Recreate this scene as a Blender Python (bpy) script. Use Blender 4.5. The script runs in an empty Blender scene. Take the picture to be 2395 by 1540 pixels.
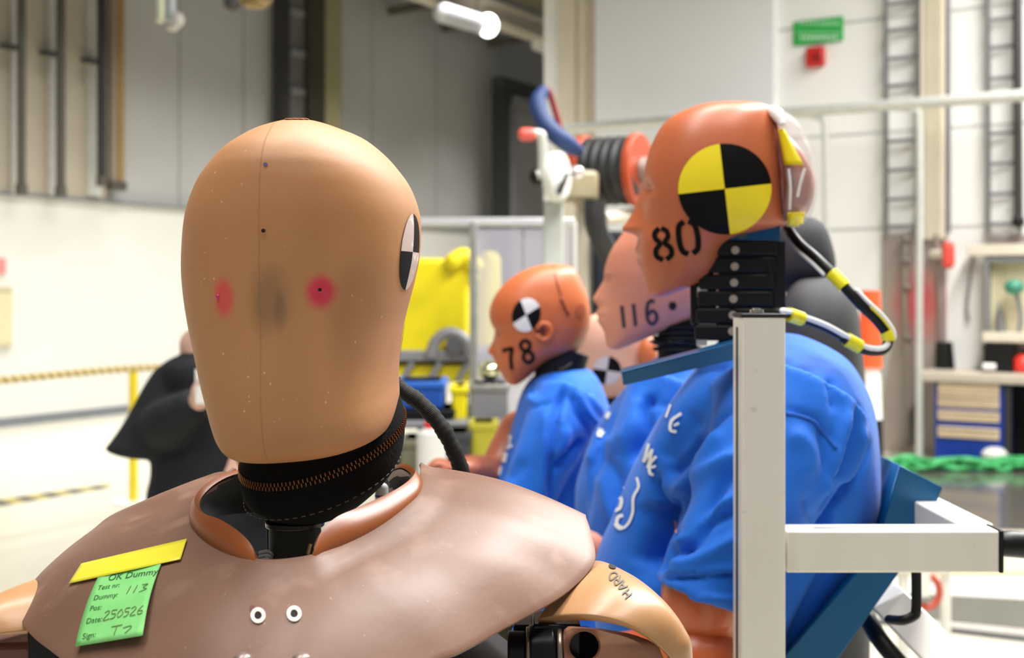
import bpy, bmesh, math, random
from mathutils import Vector, Matrix, noise
from mathutils.bvhtree import BVHTree
random.seed(4)
S = bpy.context.scene
COL = S.collection
# ---------------------------------------------------------------- camera
FPX, CX, HY, H = 2755.0, 1197.5, 680.0, 1.55
cd = bpy.data.cameras.new('camera'); cam = bpy.data.objects.new('camera', cd); COL.objects.link(cam)
cam.location = (0, 0, H); cam.rotation_euler = (math.pi/2, 0, 0)
cd.sensor_width = 36; cd.lens = FPX/2395*36; cd.shift_y = -(770-HY)/2395
cd.clip_start = .05; cd.clip_end = 200
cd.dof.use_dof = True; cd.dof.focus_distance = .80; cd.dof.aperture_fstop = 8.2
S.camera = cam
# ---------------------------------------------------------------- light
S.view_settings.view_transform = 'Standard'; S.view_settings.look = 'None'
S.view_settings.gamma = 1; S.view_settings.use_curve_mapping = False
S.view_settings.exposure = 0.0
S.cycles.use_denoising = True
S.cycles.max_bounces = 8
w = bpy.data.worlds.new('hall_air'); S.world = w; w.use_nodes = True
w.node_tree.nodes['Background'].inputs[0].default_value = (.93, .96, 1, 1)
w.node_tree.nodes['Background'].inputs[1].default_value = .27
def area(name, loc, rot, sx, sy, power, col=(1, .985, .96), spread=180):
    l = bpy.data.lights.new(name, 'AREA'); l.shape = 'RECTANGLE'; l.size = sx; l.size_y = sy
    l.energy = power; l.color = col; l.spread = math.radians(spread)
    o = bpy.data.objects.new(name, l); COL.objects.link(o); o.location = loc; o.rotation_euler = rot
    return o
WLA = math.atan2(.5135, .858)             # heading of the left wall, right of the camera axis
# rows of hall lamps hanging high above
area('hall_lamp_row', (-.9, .9, 5.6), (0, 0, -WLA), .5, 6, 205, spread=150)
area('hall_lamp_row', (1.9, 1.5, 5.6), (0, 0, -WLA), .5, 6, 190, spread=150)
area('hall_lamp_row', (-4.6, 8.0, 6.0), (0, 0, -WLA), .6, 12, 170, spread=112)
area('hall_lamp_row', (-.2, 16, 6.0), (0, 0, -WLA), .6, 12, 300, spread=110)
area('hall_lamp_row', (4.0, 6.4, 6.0), (0, 0, -WLA), .6, 10, 1150, spread=168)
area('hall_lamp_row', (-3.3, 14.2, 6.2), (0, 0, -WLA), .5, 16, 350, spread=88)
# ---------------------------------------------------------------- helpers
def lin(c):
    def f(v):
        v /= 255.0
        return v/12.92 if v <= .04045 else ((v+.055)/1.055)**2.4
    return (f(c[0]), f(c[1]), f(c[2]), 1)
def P(x, y, Y): return Vector(((x-CX)/FPX*Y, Y, H-(y-HY)/FPX*Y))
def ray(x, y): return Vector(((x-CX)/FPX, 1, -(y-HY)/FPX))
EYE = Vector((0, 0, H))
def topx(p): return (CX+FPX*p.x/p.y, HY-FPX*(p.z-H)/p.y)
class NT:
    def __init__(s, name):
        s.m = bpy.data.materials.new(name); s.m.use_nodes = True; s.t = s.m.node_tree
        s.b = s.t.nodes['Principled BSDF']; s.tc = None
    def n(s, typ, **kw):
        o = s.t.nodes.new(typ)
        for k, v in kw.items(): setattr(o, k, v)
        return o
    def l(s, a, b): s.t.links.new(a, b)
    def obj(s):
        if not s.tc: s.tc = s.n('ShaderNodeTexCoord')
        return s.tc.outputs['Object']
    def noise(s, scale, detail=3, vec=None, stretch=None):
        q = s.n('ShaderNodeTexNoise'); q.inputs['Scale'].default_value = scale; q.inputs['Detail'].default_value = detail
        v = vec or s.obj()
        if stretch:
            mp = s.n('ShaderNodeMapping'); mp.inputs['Scale'].default_value = stretch; s.l(v, mp.inputs[0]); v = mp.outputs[0]
        s.l(v, q.inputs['Vector']); return q.outputs['Fac']
    def rng(s, v, a, b, c=0, d=1):
        q = s.n('ShaderNodeMapRange'); q.clamp = True
        for i, x in zip((1, 2, 3, 4), (a, b, c, d)): q.inputs[i].default_value = x
        s.l(v, q.inputs[0]); return q.outputs[0]
    def mix(s, fac, a, b):
        q = s.n('ShaderNodeMix', data_type='RGBA')
        if isinstance(fac, (int, float)): q.inputs[0].default_value = fac
        else: s.l(fac, q.inputs[0])
        for i, x in ((6, a), (7, b)):
            if isinstance(x, tuple): q.inputs[i].default_value = x
            else: s.l(x, q.inputs[i])
        return q.outputs[2]
    def math(s, op, a, b=0):
        q = s.n('ShaderNodeMath', operation=op)
        for i, x in ((0, a), (1, b)):
            if isinstance(x, (int, float)): q.inputs[i].default_value = x
            else: s.l(x, q.inputs[i])
        return q.outputs[0]
    def dist(s, loc, scale=(1, 1, 1), wob=0, wscale=60):
        """Distance from a point, per-axis scaled, wobbled by noise."""
        v = s.n('ShaderNodeVectorMath', operation='SUBTRACT'); s.l(s.obj(), v.inputs[0]); v.inputs[1].default_value = loc
        m = s.n('ShaderNodeVectorMath', operation='MULTIPLY'); s.l(v.outputs[0], m.inputs[0]); m.inputs[1].default_value = scale
        q = s.n('ShaderNodeVectorMath', operation='LENGTH'); s.l(m.outputs[0], q.inputs[0]); o = q.outputs['Value']
        if wob: o = s.math('ADD', o, s.math('MULTIPLY', s.math('SUBTRACT', s.noise(wscale, 2), .5), wob))
        return o
    def bump(s, h, strength, distance=.002):
        q = s.n('ShaderNodeBump'); q.inputs['Strength'].default_value = strength; q.inputs['Distance'].default_value = distance
        s.l(h, q.inputs['Height'])
        old = s.b.inputs['Normal'].links
        if old: s.l(old[0].from_socket, q.inputs['Normal'])
        s.l(q.outputs[0], s.b.inputs['Normal'])
    def color(s, c):
        if isinstance(c, tuple): s.b.inputs['Base Color'].default_value = c
        else: s.l(c, s.b.inputs['Base Color'])
def mat(name, col, rough=.5, metal=0, var=.06, vs=9, bump=0, bs=120, spec=.5, coat=0, stretch=None):
    n = NT(name); c = lin(col)
    n.b.inputs['Roughness'].default_value = rough; n.b.inputs['Metallic'].default_value = metal
    n.b.inputs['Specular IOR Level'].default_value = spec; n.b.inputs['Coat Weight'].default_value = coat
    d = tuple(max(0, x*(1-var)) for x in c[:3])+(1,); u = tuple(min(1, x*(1+var)) for x in c[:3])+(1,)
    n.color(n.mix(n.rng(n.noise(vs, 4, stretch=stretch), .3, .7), d, u))
    if bump: n.bump(n.noise(bs, 3, stretch=stretch), bump, .001)
    return n.m
OFF = {}
class MB:
    def __init__(s): s.v, s.f, s.m = [], [], []
    def add(s, vs, fs, mi=0):
        b = len(s.v); s.v += [Vector(p) for p in vs]
        for f in fs: s.f.append([i+b for i in f]); s.m.append(mi)
        return s
    def obox(s, o, a, b, c, mi=0):
        o, a, b, c = map(Vector, (o, a, b, c))
        vs = [o, o+a, o+a+b, o+b, o+c, o+a+c, o+a+b+c, o+b+c]
        return s.add(vs, [(0, 3, 2, 1), (4, 5, 6, 7), (0, 1, 5, 4), (1, 2, 6, 5), (2, 3, 7, 6), (3, 0, 4, 7)], mi)
    def box(s, c, sz, mi=0, R=None):
        c = Vector(c); ax = [Vector((sz[0], 0, 0)), Vector((0, sz[1], 0)), Vector((0, 0, sz[2]))]
        if R: ax = [R @ a for a in ax]
        return s.obox(c-(ax[0]+ax[1]+ax[2])/2, *ax, mi=mi)
    def loft(s, rings, cap0=True, cap1=True, closed=True, mi=0):
        n = len(rings[0]); vs = [p for r in rings for p in r]; fs = []
        for i in range(len(rings)-1):
            for j in range(n if closed else n-1):
                k = (j+1) % n; fs.append((i*n+j, i*n+k, (i+1)*n+k, (i+1)*n+j))
        if closed:
            for flag, i in ((cap0, 0), (cap1, len(rings)-1)):
                if flag:
                    c = sum((Vector(p) for p in rings[i]), Vector())/n; vs.append(c)
                    for j in range(n):
                        t = (i*n+j, i*n+(j+1) % n, len(vs)-1); fs.append(t if i else t[::-1])
        return s.add(vs, fs, mi)
    def tube(s, pts, r, n=12, closed=False, mi=0, cap=True, round_=False, sub=0):
        pts = [Vector(p) for p in pts]
        rs = list(r) if isinstance(r, (list, tuple)) else [r]*len(pts)
        if sub: pts, rs = cat(pts, sub, closed), [q[0] for q in catl([(x,) for x in rs], sub, closed)]
        if round_:
            d0 = (pts[0]-pts[1]).normalized(); d1 = (pts[-1]-pts[-2]).normalized(); a, b, ra, rb = [], [], [], []
            for k in range(1, 6):
                t = k*math.pi/12.5
                b.append(pts[-1]+d1*rs[-1]*math.sin(t)); rb.append(rs[-1]*math.cos(t))
                a.insert(0, pts[0]+d0*rs[0]*math.sin(t)); ra.insert(0, rs[0]*math.cos(t))
            pts = a+pts+b; rs = ra+rs+rb
        N = len(pts); tan = []
        for i in range(N):
            a = pts[(i-1) % N] if (closed or i > 0) else pts[0]; b = pts[(i+1) % N] if (closed or i < N-1) else pts[-1]
            t = b-a; tan.append(t.normalized() if t.length > 1e-9 else Vector((0, 0, 1)))
        u = tan[0].orthogonal().normalized(); rings = []
        for i in range(N):
            u = u-tan[i]*u.dot(tan[i]); u = u.normalized() if u.length > 1e-6 else tan[i].orthogonal().normalized()
            v = tan[i].cross(u)
            rings.append([pts[i]+(u*math.cos(2*math.pi*j/n)+v*math.sin(2*math.pi*j/n))*rs[i] for j in range(n)])
        if closed: rings.append(rings[0])
        return s.loft(rings, cap and not closed, cap and not closed, mi=mi)
    def cyl(s, p0, p1, r0, r1=None, n=28, mi=0): return s.tube([p0, p1], [r0, r0 if r1 is None else r1], n, mi=mi)
    def ell(s, c, r, n=28, m=16, R=None, mi=0):
        c = Vector(c); rings = []
        for i in range(m+1):
            t = math.pi*(i+.02)/(m+.04); ring = []
            for j in range(n):
                a = 2*math.pi*j/n; q = Vector((r[0]*math.sin(t)*math.cos(a), r[1]*math.sin(t)*math.sin(a), r[2]*math.cos(t)))
                ring.append(c+((R @ q) if R else q))
            rings.append(ring)
        return s.loft(rings, mi=mi)
    def prism(s, poly, d, mi=0):
        poly = [Vector(p) for p in poly]; n = len(poly); d = Vector(d)
        fs = [tuple(range(n)), tuple(range(2*n-1, n-1, -1))]+[(i, (i+1) % n, n+(i+1) % n, n+i) for i in range(n)]
        return s.add(poly+[p+d for p in poly], fs, mi)
    def build(s, name, mats, parent=None, smooth=40, mods=(), recalc=True):
        if not isinstance(mats, (list, tuple)): mats = [mats]
        off = OFF[parent.name] if parent else Vector()
        me = bpy.data.meshes.new(name); me.from_pydata([p-off for p in s.v], [], s.f); me.validate()
        for m in mats: me.materials.append(m)
        if len(mats) > 1 and len(me.polygons) == len(s.m): me.polygons.foreach_set('material_index', s.m)
        if recalc:
            bm = bmesh.new(); bm.from_mesh(me); bmesh.ops.remove_doubles(bm, verts=bm.verts, dist=1e-6)
            bmesh.ops.recalc_face_normals(bm, faces=bm.faces); bm.to_mesh(me); bm.free()
        if smooth:
            me.polygons.foreach_set('use_smooth', [True]*len(me.polygons)); me.set_sharp_from_angle(angle=math.radians(smooth))
        me.update()
        o = bpy.data.objects.new(name, me); COL.objects.link(o); OFF[o.name] = off
        if parent: o.parent = parent
        for md in mods:
            md = dict(md); x = o.modifiers.new(md['type'].lower(), md.pop('type'))
            for k, v in md.items(): setattr(x, k, v)
        return o
def BEV(wd=.003, seg=2): return dict(type='BEVEL', width=wd, segments=seg, limit_method='ANGLE', angle_limit=math.radians(35))
def REM(v=.006, it=6): return [dict(type='REMESH', mode='VOXEL', voxel_size=v, use_smooth_shade=True), dict(type='SMOOTH', iterations=it, factor=.5)]
def SOL(t, off=0): return dict(type='SOLIDIFY', thickness=t, offset=off)
def SUB(l=1): return dict(type='SUBSURF', levels=l, render_levels=l)
def cat(pts, k, closed=False):
    pts = [Vector(p) for p in pts]; N = len(pts); out = []
    for i in range(N if closed else N-1):
        g = (lambda j: pts[j % N]) if closed else (lambda j: pts[max(0, min(N-1, j))])
        a, b, c, d = g(i-1), g(i), g(i+1), g(i+2)
        for q in range(k):
            t = q/k; out.append(.5*(2*b+(c-a)*t+(2*a-5*b+4*c-d)*t*t+(3*b-a-3*c+d)*t**3))
    if not closed: out.append(pts[-1])
    return out
def catl(rows, k, closed=False):
    N = len(rows); M = len(rows[0]); out = []
    for i in range(N if closed else N-1):
        g = (lambda j: rows[j % N]) if closed else (lambda j: rows[max(0, min(N-1, j))])
        a, b, c, d = g(i-1), g(i), g(i+1), g(i+2)
        for q in range(k):
            t = q/k; out.append(tuple(.5*(2*b[m]+(c[m]-a[m])*t+(2*a[m]-5*b[m]+4*c[m]-d[m])*t*t+(3*b[m]-a[m]-3*c[m]+d[m])*t**3) for m in range(M)))
    if not closed: out.append(tuple(rows[-1]))
    return out
def interp(tab, x):
    if x <= tab[0][0]: return tab[0][1]
    for (a, b), (c, d) in zip(tab, tab[1:]):
        if x <= c: return b+(d-b)*(x-a)/(c-a)
    return tab[-1][1]
def thing(name, loc, label, cat_, group=None):
    o = bpy.data.objects.new(name, None); COL.objects.link(o); o.location = loc; OFF[o.name] = Vector(loc)
    o.empty_display_size = .05
    return tag(o, label, cat_, group)
def tag(o, label, cat_, group=None):
    o['label'] = label; o['category'] = cat_
    if group: o['group'] = group
    return o
def struct(o): o['kind'] = 'structure'; return o
def bvh(objs):
    dg = bpy.context.evaluated_depsgraph_get(); out = []
    for o in objs:
        ev = o.evaluated_get(dg); me = ev.to_mesh(); mw = ev.matrix_world
        off = OFF[o.name]
        vs = [v.co+off for v in me.vertices]; out.append(BVHTree.FromPolygons(vs, [tuple(p.vertices) for p in me.polygons]))
        ev.to_mesh_clear()
    return out
def hit(trees, x, y, lift=.0008, fb=None):
    d = ray(x, y).normalized(); best = None
    for t in trees:
        loc, nor, i, ds = t.ray_cast(EYE, d)
        if loc is not None and (best is None or ds < best[2]): best = (loc, nor, ds)
    if best is None: return EYE+ray(x, y)*fb if fb else None
    n = best[1]; n = -n if n.dot(d) > 0 else n
    return best[0]+n*lift-d*lift*.5
def decal(mb, trees, grid, lift=.0008, mi=0, fb=None):
    """Lay a grid (rows of pixel points) on a surface as a thin skin."""
    rows = [[hit(trees, x, y, lift, fb) for x, y in r] for r in grid]; n = len(rows[0])
    ids, vs, fs = {}, [], []
    for i, r in enumerate(rows):
        for j, p in enumerate(r):
            if p is not None: ids[i, j] = len(vs); vs.append(p)
    for i in range(len(rows)-1):
        for j in range(n-1):
            q = [ids.get(k) for k in ((i, j), (i, j+1), (i+1, j+1), (i+1, j))]
            if None not in q: fs.append(q)
    mb.add(vs, fs, mi)
def stroke(mb, trees, pts, wd, sub=6, mi=0, lift=.0008):
    c = catl([tuple(p) for p in pts], sub) if len(pts) > 2 else [tuple(pts[0][k]+(pts[1][k]-pts[0][k])*t/8 for k in (0, 1)) for t in range(9)]
    L, R_ = [], []
    for i, p in enumerate(c):
        a = c[max(0, i-1)]; b = c[min(len(c)-1, i+1)]; dx, dy = b[0]-a[0], b[1]-a[1]; q = math.hypot(dx, dy) or 1
        nx, ny = -dy/q*wd/2, dx/q*wd/2
        L.append((p[0]+nx, p[1]+ny)); R_.append((p[0]-nx, p[1]-ny))
    decal(mb, trees, [L, c, R_], lift, mi)
def disc(mb, trees, cx, cy, rx, ry, rot=0, a0=0, a1=360, r0=0, mi=0, lift=.0008, fb=None, nr=7, na=None):
    na = na or max(8, int((a1-a0)/6)); ro = math.radians(rot); g = []
    for i in range(nr+1):
        r = r0+(1-r0)*i/nr; row = []
        for j in range(na+1):
            a = math.radians(a0+(a1-a0)*j/na); u, v = rx*r*math.cos(a), ry*r*math.sin(a)
            row.append((cx+u*math.cos(ro)-v*math.sin(ro), cy+u*math.sin(ro)+v*math.cos(ro)))
        g.append(row)
    decal(mb, trees, g, lift, mi, fb)
def glyph(mb, trees, cx, cy, sx, sy, rot, strokes, wd, shear=0, lift=.0008):
    ro = math.radians(rot)
    for st in strokes:
        pts = []
        for u, v in st:
            a, b = u*sx+v*shear*sy, -v*sy
            pts.append((cx+a*math.cos(ro)-b*math.sin(ro), cy+a*math.sin(ro)+b*math.cos(ro)))
        stroke(mb, trees, pts, wd, lift=lift)
EIGHT = [[(-.12, .95), (-.7, .72), (-.72, .38), (-.28, .04), (-.85, -.3), (-.85, -.7), (-.2, -.95)],
         [(.12, .95), (.7, .72), (.72, .38), (.28, .04), (.85, -.3), (.85, -.7), (.2, -.95)]]
ZERO = [[(-.2, .95), (-.7, .7), (-.85, 0), (-.7, -.7), (-.2, -.95)], [(.2, .95), (.7, .7), (.85, 0), (.7, -.7), (.2, -.95)]]
ONE = [[(0, .95), (0, -.95)]]
SIX = [[(.6, .8), (.1, .95), (-.5, .65), (-.75, 0), (-.65, -.65), (0, -.93), (.65, -.6), (.65, -.15), (.1, .12), (-.55, -.15)]]
SEVEN = [[(-.75, .85), (.75, .85)], [(.7, .85), (.15, .1), (-.1, -.95)]]
EIGHT2 = [[(0, .93), (-.6, .65), (-.5, .2), (0, .04), (.6, -.3), (.6, -.7), (0, -.93), (-.6, -.7), (-.6, -.3), (0, .04), (.5, .2), (.6, .65), (0, .93)]]
import numpy as np
def sculpt(o, folds, amp=.0, sc=9, st=(1, 1, .6), seed=0, sm=0):
    """Press cloth folds into a mesh: each fold is a line of pixel points, a width in pixels and a height in metres (negative: a valley)."""
    dg = bpy.context.evaluated_depsgraph_get(); ev = o.evaluated_get(dg); me = bpy.data.meshes.new_from_object(ev); o.modifiers.clear()
    for m in o.data.materials:
        if m.name not in me.materials: me.materials.append(m)
    o.data = me; me.name = o.name; N = len(me.vertices); co = np.empty(N*3, np.float32); me.vertices.foreach_get('co', co); co = co.reshape(N, 3).astype(float)
    nr = np.empty(N*3, np.float32); me.vertex_normals.foreach_get('vector', nr); nr = nr.reshape(N, 3).astype(float)
    W = co+np.array(OFF[o.name]); px = CX+FPX*W[:, 0]/W[:, 1]; py = HY-FPX*(W[:, 2]-H)/W[:, 1]
    view = np.array(EYE)-W; view /= np.linalg.norm(view, axis=1)[:, None]; fac = np.clip(((nr*view).sum(1)+.15)/.3, 0, 1)
    d = np.zeros(N)
    for pts, wd, a in folds:
        c = catl([tuple(p) for p in pts], 6) if len(pts) > 2 else pts
        best = np.full(N, 1e9); L = len(c)-1; tp = np.ones(N)
        for i in range(L):
            x0, y0 = c[i]; x1, y1 = c[i+1]; dx, dy = x1-x0, y1-y0; l2 = dx*dx+dy*dy+1e-9
            t = np.clip(((px-x0)*dx+(py-y0)*dy)/l2, 0, 1); q = np.hypot(px-x0-t*dx, py-y0-t*dy)
            k = q < best; best[k] = q[k]; s_ = (i+t)/L; tp[k] = np.clip(np.minimum(s_, 1-s_)*5+.25, 0, 1)[k]
        d += a*np.exp(-(best/wd)**2)*tp*fac
    if amp:
        for i in range(N):
            w_ = W[i]; q = Vector((w_[0]*st[0], w_[1]*st[1], w_[2]*st[2]))*sc+Vector((seed, 0, 0))
            n1 = noise.noise_vector(q*.5); v = noise.noise(q+n1*1.1); d[i] += amp*(1-2*abs(v))*.6-amp*.3+amp*.5*noise.noise(q*2.3)
    co += nr*d[:, None]; me.vertices.foreach_set('co', co.astype(np.float32).ravel())
    me.polygons.foreach_set('use_smooth', [True]*len(me.polygons)); me.update()
    if sm: x = o.modifiers.new('smooth', 'SMOOTH'); x.iterations = sm; x.factor = .5
    return o
class Prof:
    """A body seen from its side: rows of (y, front x, back x, half width) in the plane that faces the eye at depth Yc."""
    def __init__(s, xc, Yc):
        c = Vector(((xc-CX)/FPX*Yc, Yc, 0)); s.D = c.length; s.L = c.normalized()
        s.A = Vector((-s.L.y, s.L.x, 0))
    def p(s, x, y, u=0):
        d = ray(x, y); t = s.D/(d.x*s.L.x+d.y*s.L.y); return EYE+d*t+s.L*u
    def rings(s, rows, mid=None, sig=None, k=6, n=96, p=2.2, cen=.5, pf=None, eyes=None):
        out = []
        for y, xf, xb, w_ in catl(rows, k):
            w_ = max(w_, .0005); xc = xf+(xb-xf)*cen; ring = []
            pr = interp(mid, y) if mid else 0; sg = interp(sig, y) if sig else .016
            for j in range(n):
                t = 2*math.pi*j/n; c, q = math.cos(t), math.sin(t)
                e = 2/(pf if (pf and c < 0) else p)
                x = xc+((xc-xf) if c < 0 else (xb-xc))*math.copysign(abs(c)**e, c); u = w_*math.copysign(abs(q)**e, q)
                if c < 0 and pr: x -= pr*math.exp(-(u/sg)**2)
                if c < 0 and eyes:
                    ye, ue, ry, ru, dp = eyes; x += dp*math.exp(-((abs(u)-ue)/ru)**2-((y-ye)/ry)**2)
                ring.append(s.p(x, y, u))
            out.append(ring)
        return out
# ---------------------------------------------------------------- room
LD = Vector((.5135, .858, 0)); LN = Vector((.858, -.5135, 0))      # left wall: along, into the room
RD = Vector((-.858, .5135, 0)); RN = Vector((-.5135, -.858, 0))    # right wall: along (receding), into the room
L0 = Vector((-5.8, 13.34, 0)); R0 = Vector((4.37, 11.0, 0)); UP = Vector((0, 0, 1))
def onwall(x, y, o, nrm, off):
    d = ray(x, y); q = o+nrm*off; t = (q.x*nrm.x+q.y*nrm.y)/(d.x*nrm.x+d.y*nrm.y); return EYE+d*t
def WL(x, y, off=0): return onwall(x, y, L0, LN, off)
def WR(x, y, off=0): return onwall(x, y, R0, RN, off)
def FL(x, y, z=0): d = ray(x, y); return EYE+d*((z-H)/d.z)
def wbox(mb, W, N, D, x0, y0, x1, y1, off, th, mi=0):
    """A box lying along a wall between two corners seen in the photo, off metres from the wall, th metres deep."""
    a = W(x0, y1, off); b = W(x1, y1, off); zt = W((x0+x1)/2, y0, off).z; zb = W((x0+x1)/2, y1, off).z
    a.z = zb; e = b-a; e.z = 0
    mb.obox(a, e, N*th, UP*(zt-zb), mi); return mb
def RB(mb, *a, mi=0): return wbox(mb, WR, RN, RD, *a, mi=mi)
def LB(mb, *a, mi=0): return wbox(mb, WL, LN, LD, *a, mi=mi)
m_floor = NT('floor_coat'); m_floor.color(m_floor.mix(m_floor.rng(m_floor.noise(.6, 4), .3, .7), lin((206, 202, 184)), lin((197, 192, 174))))
m_floor.b.inputs['Roughness'].default_value = .22; m_floor.bump(m_floor.noise(40, 3), .04)
m_floor = m_floor.m
m_wallgrey = NT('grey_panel')
def seams(n, axis, step, wd, base, dark, nz=3):
    s = n.n('ShaderNodeSeparateXYZ'); n.l(n.obj(), s.inputs[0])
    c = n.math('DOT_PRODUCT', 0) if False else None
    return s
m_wallgrey.color(m_wallgrey.mix(m_wallgrey.rng(m_wallgrey.noise(.8, 4), .3, .7), lin((190, 189, 187)), lin((181, 180, 177))))
m_wallgrey.b.inputs['Roughness'].default_value = .6; m_wallgrey = m_wallgrey.m
m_white = mat('white_panel', (238, 237, 233), .45, var=.02, vs=1)
m_offwhite = mat('offwhite_plinth', (222, 220, 214), .6, var=.03, vs=1.2)
m_cream = mat('cream_paint', (218, 208, 190), .5, var=.04, vs=3)
m_roof = mat('dark_roof', (88, 84, 74), .8)
m_galv = mat('galvanised_steel', (176, 176, 170), .4, .75, .12, 25)
m_darksteel = mat('dark_steel', (66, 66, 66), .5, .5)
m_grey = mat('grey_paint', (128, 129, 130), .5)
m_black = mat('black_plastic', (15, 15, 16), .45, spec=.3)
m_blackrub = mat('black_rubber', (18, 18, 19), .6, spec=.3)
m_seamgrey = mat('seam_grey', (186, 185, 183), .6)
m_olive = mat('olive_paint', (150, 143, 108), .6)
m_ladder = mat('ladder_steel', (128, 130, 132), .45, .6)
mb = MB(); mb.obox((-30, -6, -.1), (60, 0, 0), (0, 60, 0), (0, 0, .1)); struct(mb.build('floor', m_floor))
# left wall: white plinth below, grey panels above
a = L0-LD*8; e = LD*26
mb = MB(); mb.obox(a-LN*.3, e, LN*.2, UP*7.6); struct(mb.build('wall_left', m_wallgrey))
mb = MB(); mb.obox(a-LN*.1, e, LN*.1, UP*2.64); struct(mb.build('wall_left_plinth', m_offwhite))
mb = MB(); mb.obox(a-LN*.1+UP*2.64, e, LN*.14, UP*.035); struct(mb.build('trim_1', m_grey))
mb = MB(); mb.obox(a, e, LN*.015, UP*.1); struct(mb.build('baseboard_left', mat('slate_skirting', (120, 124, 130), .5)))
for k in range(6):
    mb = MB(); mb.obox(WL(430+150*k, 300)*1-UP*WL(430+150*k, 300).z+UP*2.68-LN*.1, LD*.02, LN*.004, UP*4.9)
    struct(mb.build('trim_%d' % (k+2), m_grey))
# right wall
q = WR(1272, 680); q.z = 0; rl = (q-R0).length
mb = MB(); mb.obox(R0-RD*5-RN*.3, RD*(5+rl), RN*.3, UP*7.6); struct(mb.build('wall_right', m_white))
mb = MB(); RB(mb, 1402, -900, 1818, 1010, 0, .12); struct(mb.build('wall_right_bay', mat('pale_grey_panel', (230, 231, 233), .4, var=.01)))
for k, (x0, x1, o) in enumerate(((1306, 1352, .05), (1360, 1398, .09))):
    mb = MB(); RB(mb, x0, -900, x1, 1010, 0, o); struct(mb.build('trim_%d' % (k+10), m_cream, mods=[BEV(.01)]))
mb = MB(); RB(mb, 1384, -900, 1403, 1010, 0, .13); struct(mb.build('trim_12', mat('tan_edge', (186, 174, 154), .5)))
for k, y in enumerate((32, 303, 532)):
    mb = MB(); RB(mb, 1822, y-3, 2500, y+3, 0, .006)
    struct(mb.build('trim_%d' % (k+13), m_seamgrey))
mb = MB(); mb.obox((-30, -6, 7.6), (60, 0, 0), (0, 60, 0), (0, 0, .1)); struct(mb.build('ceiling', m_roof))
# floor strips at the right: glazed pit cover, kerb strips
def strip(name, pts, m, t=.004):
    mb = MB(); mb.prism([FL(*p) for p in pts], (0, 0, t)); return struct(mb.build(name, m))
m_pit = mat('pit_cover_glass', (100, 96, 90), .12, .2, spec=.7)
strip('floor_pit_cover', [(1750, 1100), (2560, 1080), (2700, 1245), (1750, 1232)], m_pit)
strip('floor_strip_tan', [(1900, 1338), (2500, 1336), (2500, 1350), (1900, 1346)], mat('tan_strip', (205, 176, 132), .5))
strip('floor_strip_grey', [(1800, 1350), (2600, 1352), (2600, 1415), (1800, 1372)], mat('grey_strip', (196, 196, 192), .4))
strip('floor_strip_dark', [(1800, 1372), (2600, 1416), (2600, 1492), (1800, 1412)], mat('dark_strip', (92, 92, 84), .3))
strip('floor_strip_rail', [(1800, 1414), (2600, 1494), (2600, 1512), (1800, 1422)], mat('rail_strip', (168, 164, 156), .35))
strip('floor_strip_slot', [(1800, 1423), (2600, 1513), (2600, 1528), (1800, 1431)], m_darksteel)
strip('floor_mark_grey', [(-120, 1108), (250, 1058), (250, 1064), (-120, 1124)], mat('grey_tape', (196, 193, 184), .5))
hz = NT('hazard_tape'); s_ = hz.n('ShaderNodeTexWave'); s_.inputs['Scale'].default_value = 2.2; s_.bands_direction = 'DIAGONAL'
hz.l(hz.obj(), s_.inputs['Vector']); hz.color(hz.mix(hz.rng(s_.outputs['Fac'], .45, .55), lin((70, 70, 62)), lin((168, 152, 80))))
strip('floor_mark_hazard', [(-120, 1186), (255, 1133), (257, 1141), (-120, 1206)], hz.m)
strip('floor_mark_red', [(-120, 1005), (40, 986), (48, 993), (-120, 1016)], mat('red_tape', (226, 96, 76), .5))
# ---------------------------------------------------------------- left wall fittings
m_pipe = mat('grey_brown_pipe', (92, 88, 80), .5, .3)
for k, (x, yb, yk, wd, nm) in enumerate(((50, 452, 112, 15, 'first'), (142, 457, 128, 16, 'second'), (238, 432, 145, 17, 'third'))):
    top = WL(x, -260, .22); bot = WL(x, yb, .22); t = thing('wall_pipe', bot, ('grey-brown pipe on the grey wall, at the far left of the three', 'grey-brown wall pipe between two similar pipes', 'darkest wall pipe, beside the yellow-brown conduit')[k], 'pipe', 'pipes on the grey wall')
    mb = MB(); mb.cyl(bot, top, .048+.004*k, n=20); mb.build('pipe', m_darksteel if k == 2 else m_pipe, t)
    mb = MB(); a = WL(x, yk, .2); mb.obox(a-LD*.2-UP*.02, LD*.2, LN*-.14, UP*.045); mb.build('bracket', m_darksteel, t, mods=[BEV(.008)])
    mb = MB(); mb.cyl(bot-UP*.02, bot+UP*.1, .066, n=20); mb.build('foot_sleeve', m_pipe, t)
t = thing('conduit', WL(268, 440, .1), 'yellow-brown conduit strip beside the darkest wall pipe', 'conduit')
mb = MB(); LB(mb, 262, -260, 277, 440, .0, .12); mb.build('tray', mat('ochre_conduit', (150, 124, 78), .6), t, mods=[BEV(.01)])
mb = MB(); LB(mb, 250, -260, 261, 436, .0, .1); mb.build('side_rail', mat('taupe', (150, 136, 118), .6), t)
mb = MB(); LB(mb, 246, 425, 280, 446, .0, .14); mb.build('end_box', m_pipe, t, mods=[BEV(.01)])
t = thing('steel_column', WL(690, 500, .1), 'dark steel column with bolted plates against the grey wall', 'column')
mb = MB(); LB(mb, 660, -260, 678, 700, .2, -.18); mb.build('flange', m_darksteel, t)
mb = MB(); LB(mb, 724, -260, 758, 700, .22, -.2); mb.build('flange', mat('brown_steel', (74, 68, 56), .5, .4), t)
mb = MB(); LB(mb, 678, -260, 728, 700, .12, -.1); mb.build('web', mat('web_steel', (124, 122, 118), .5, .4), t)
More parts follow.
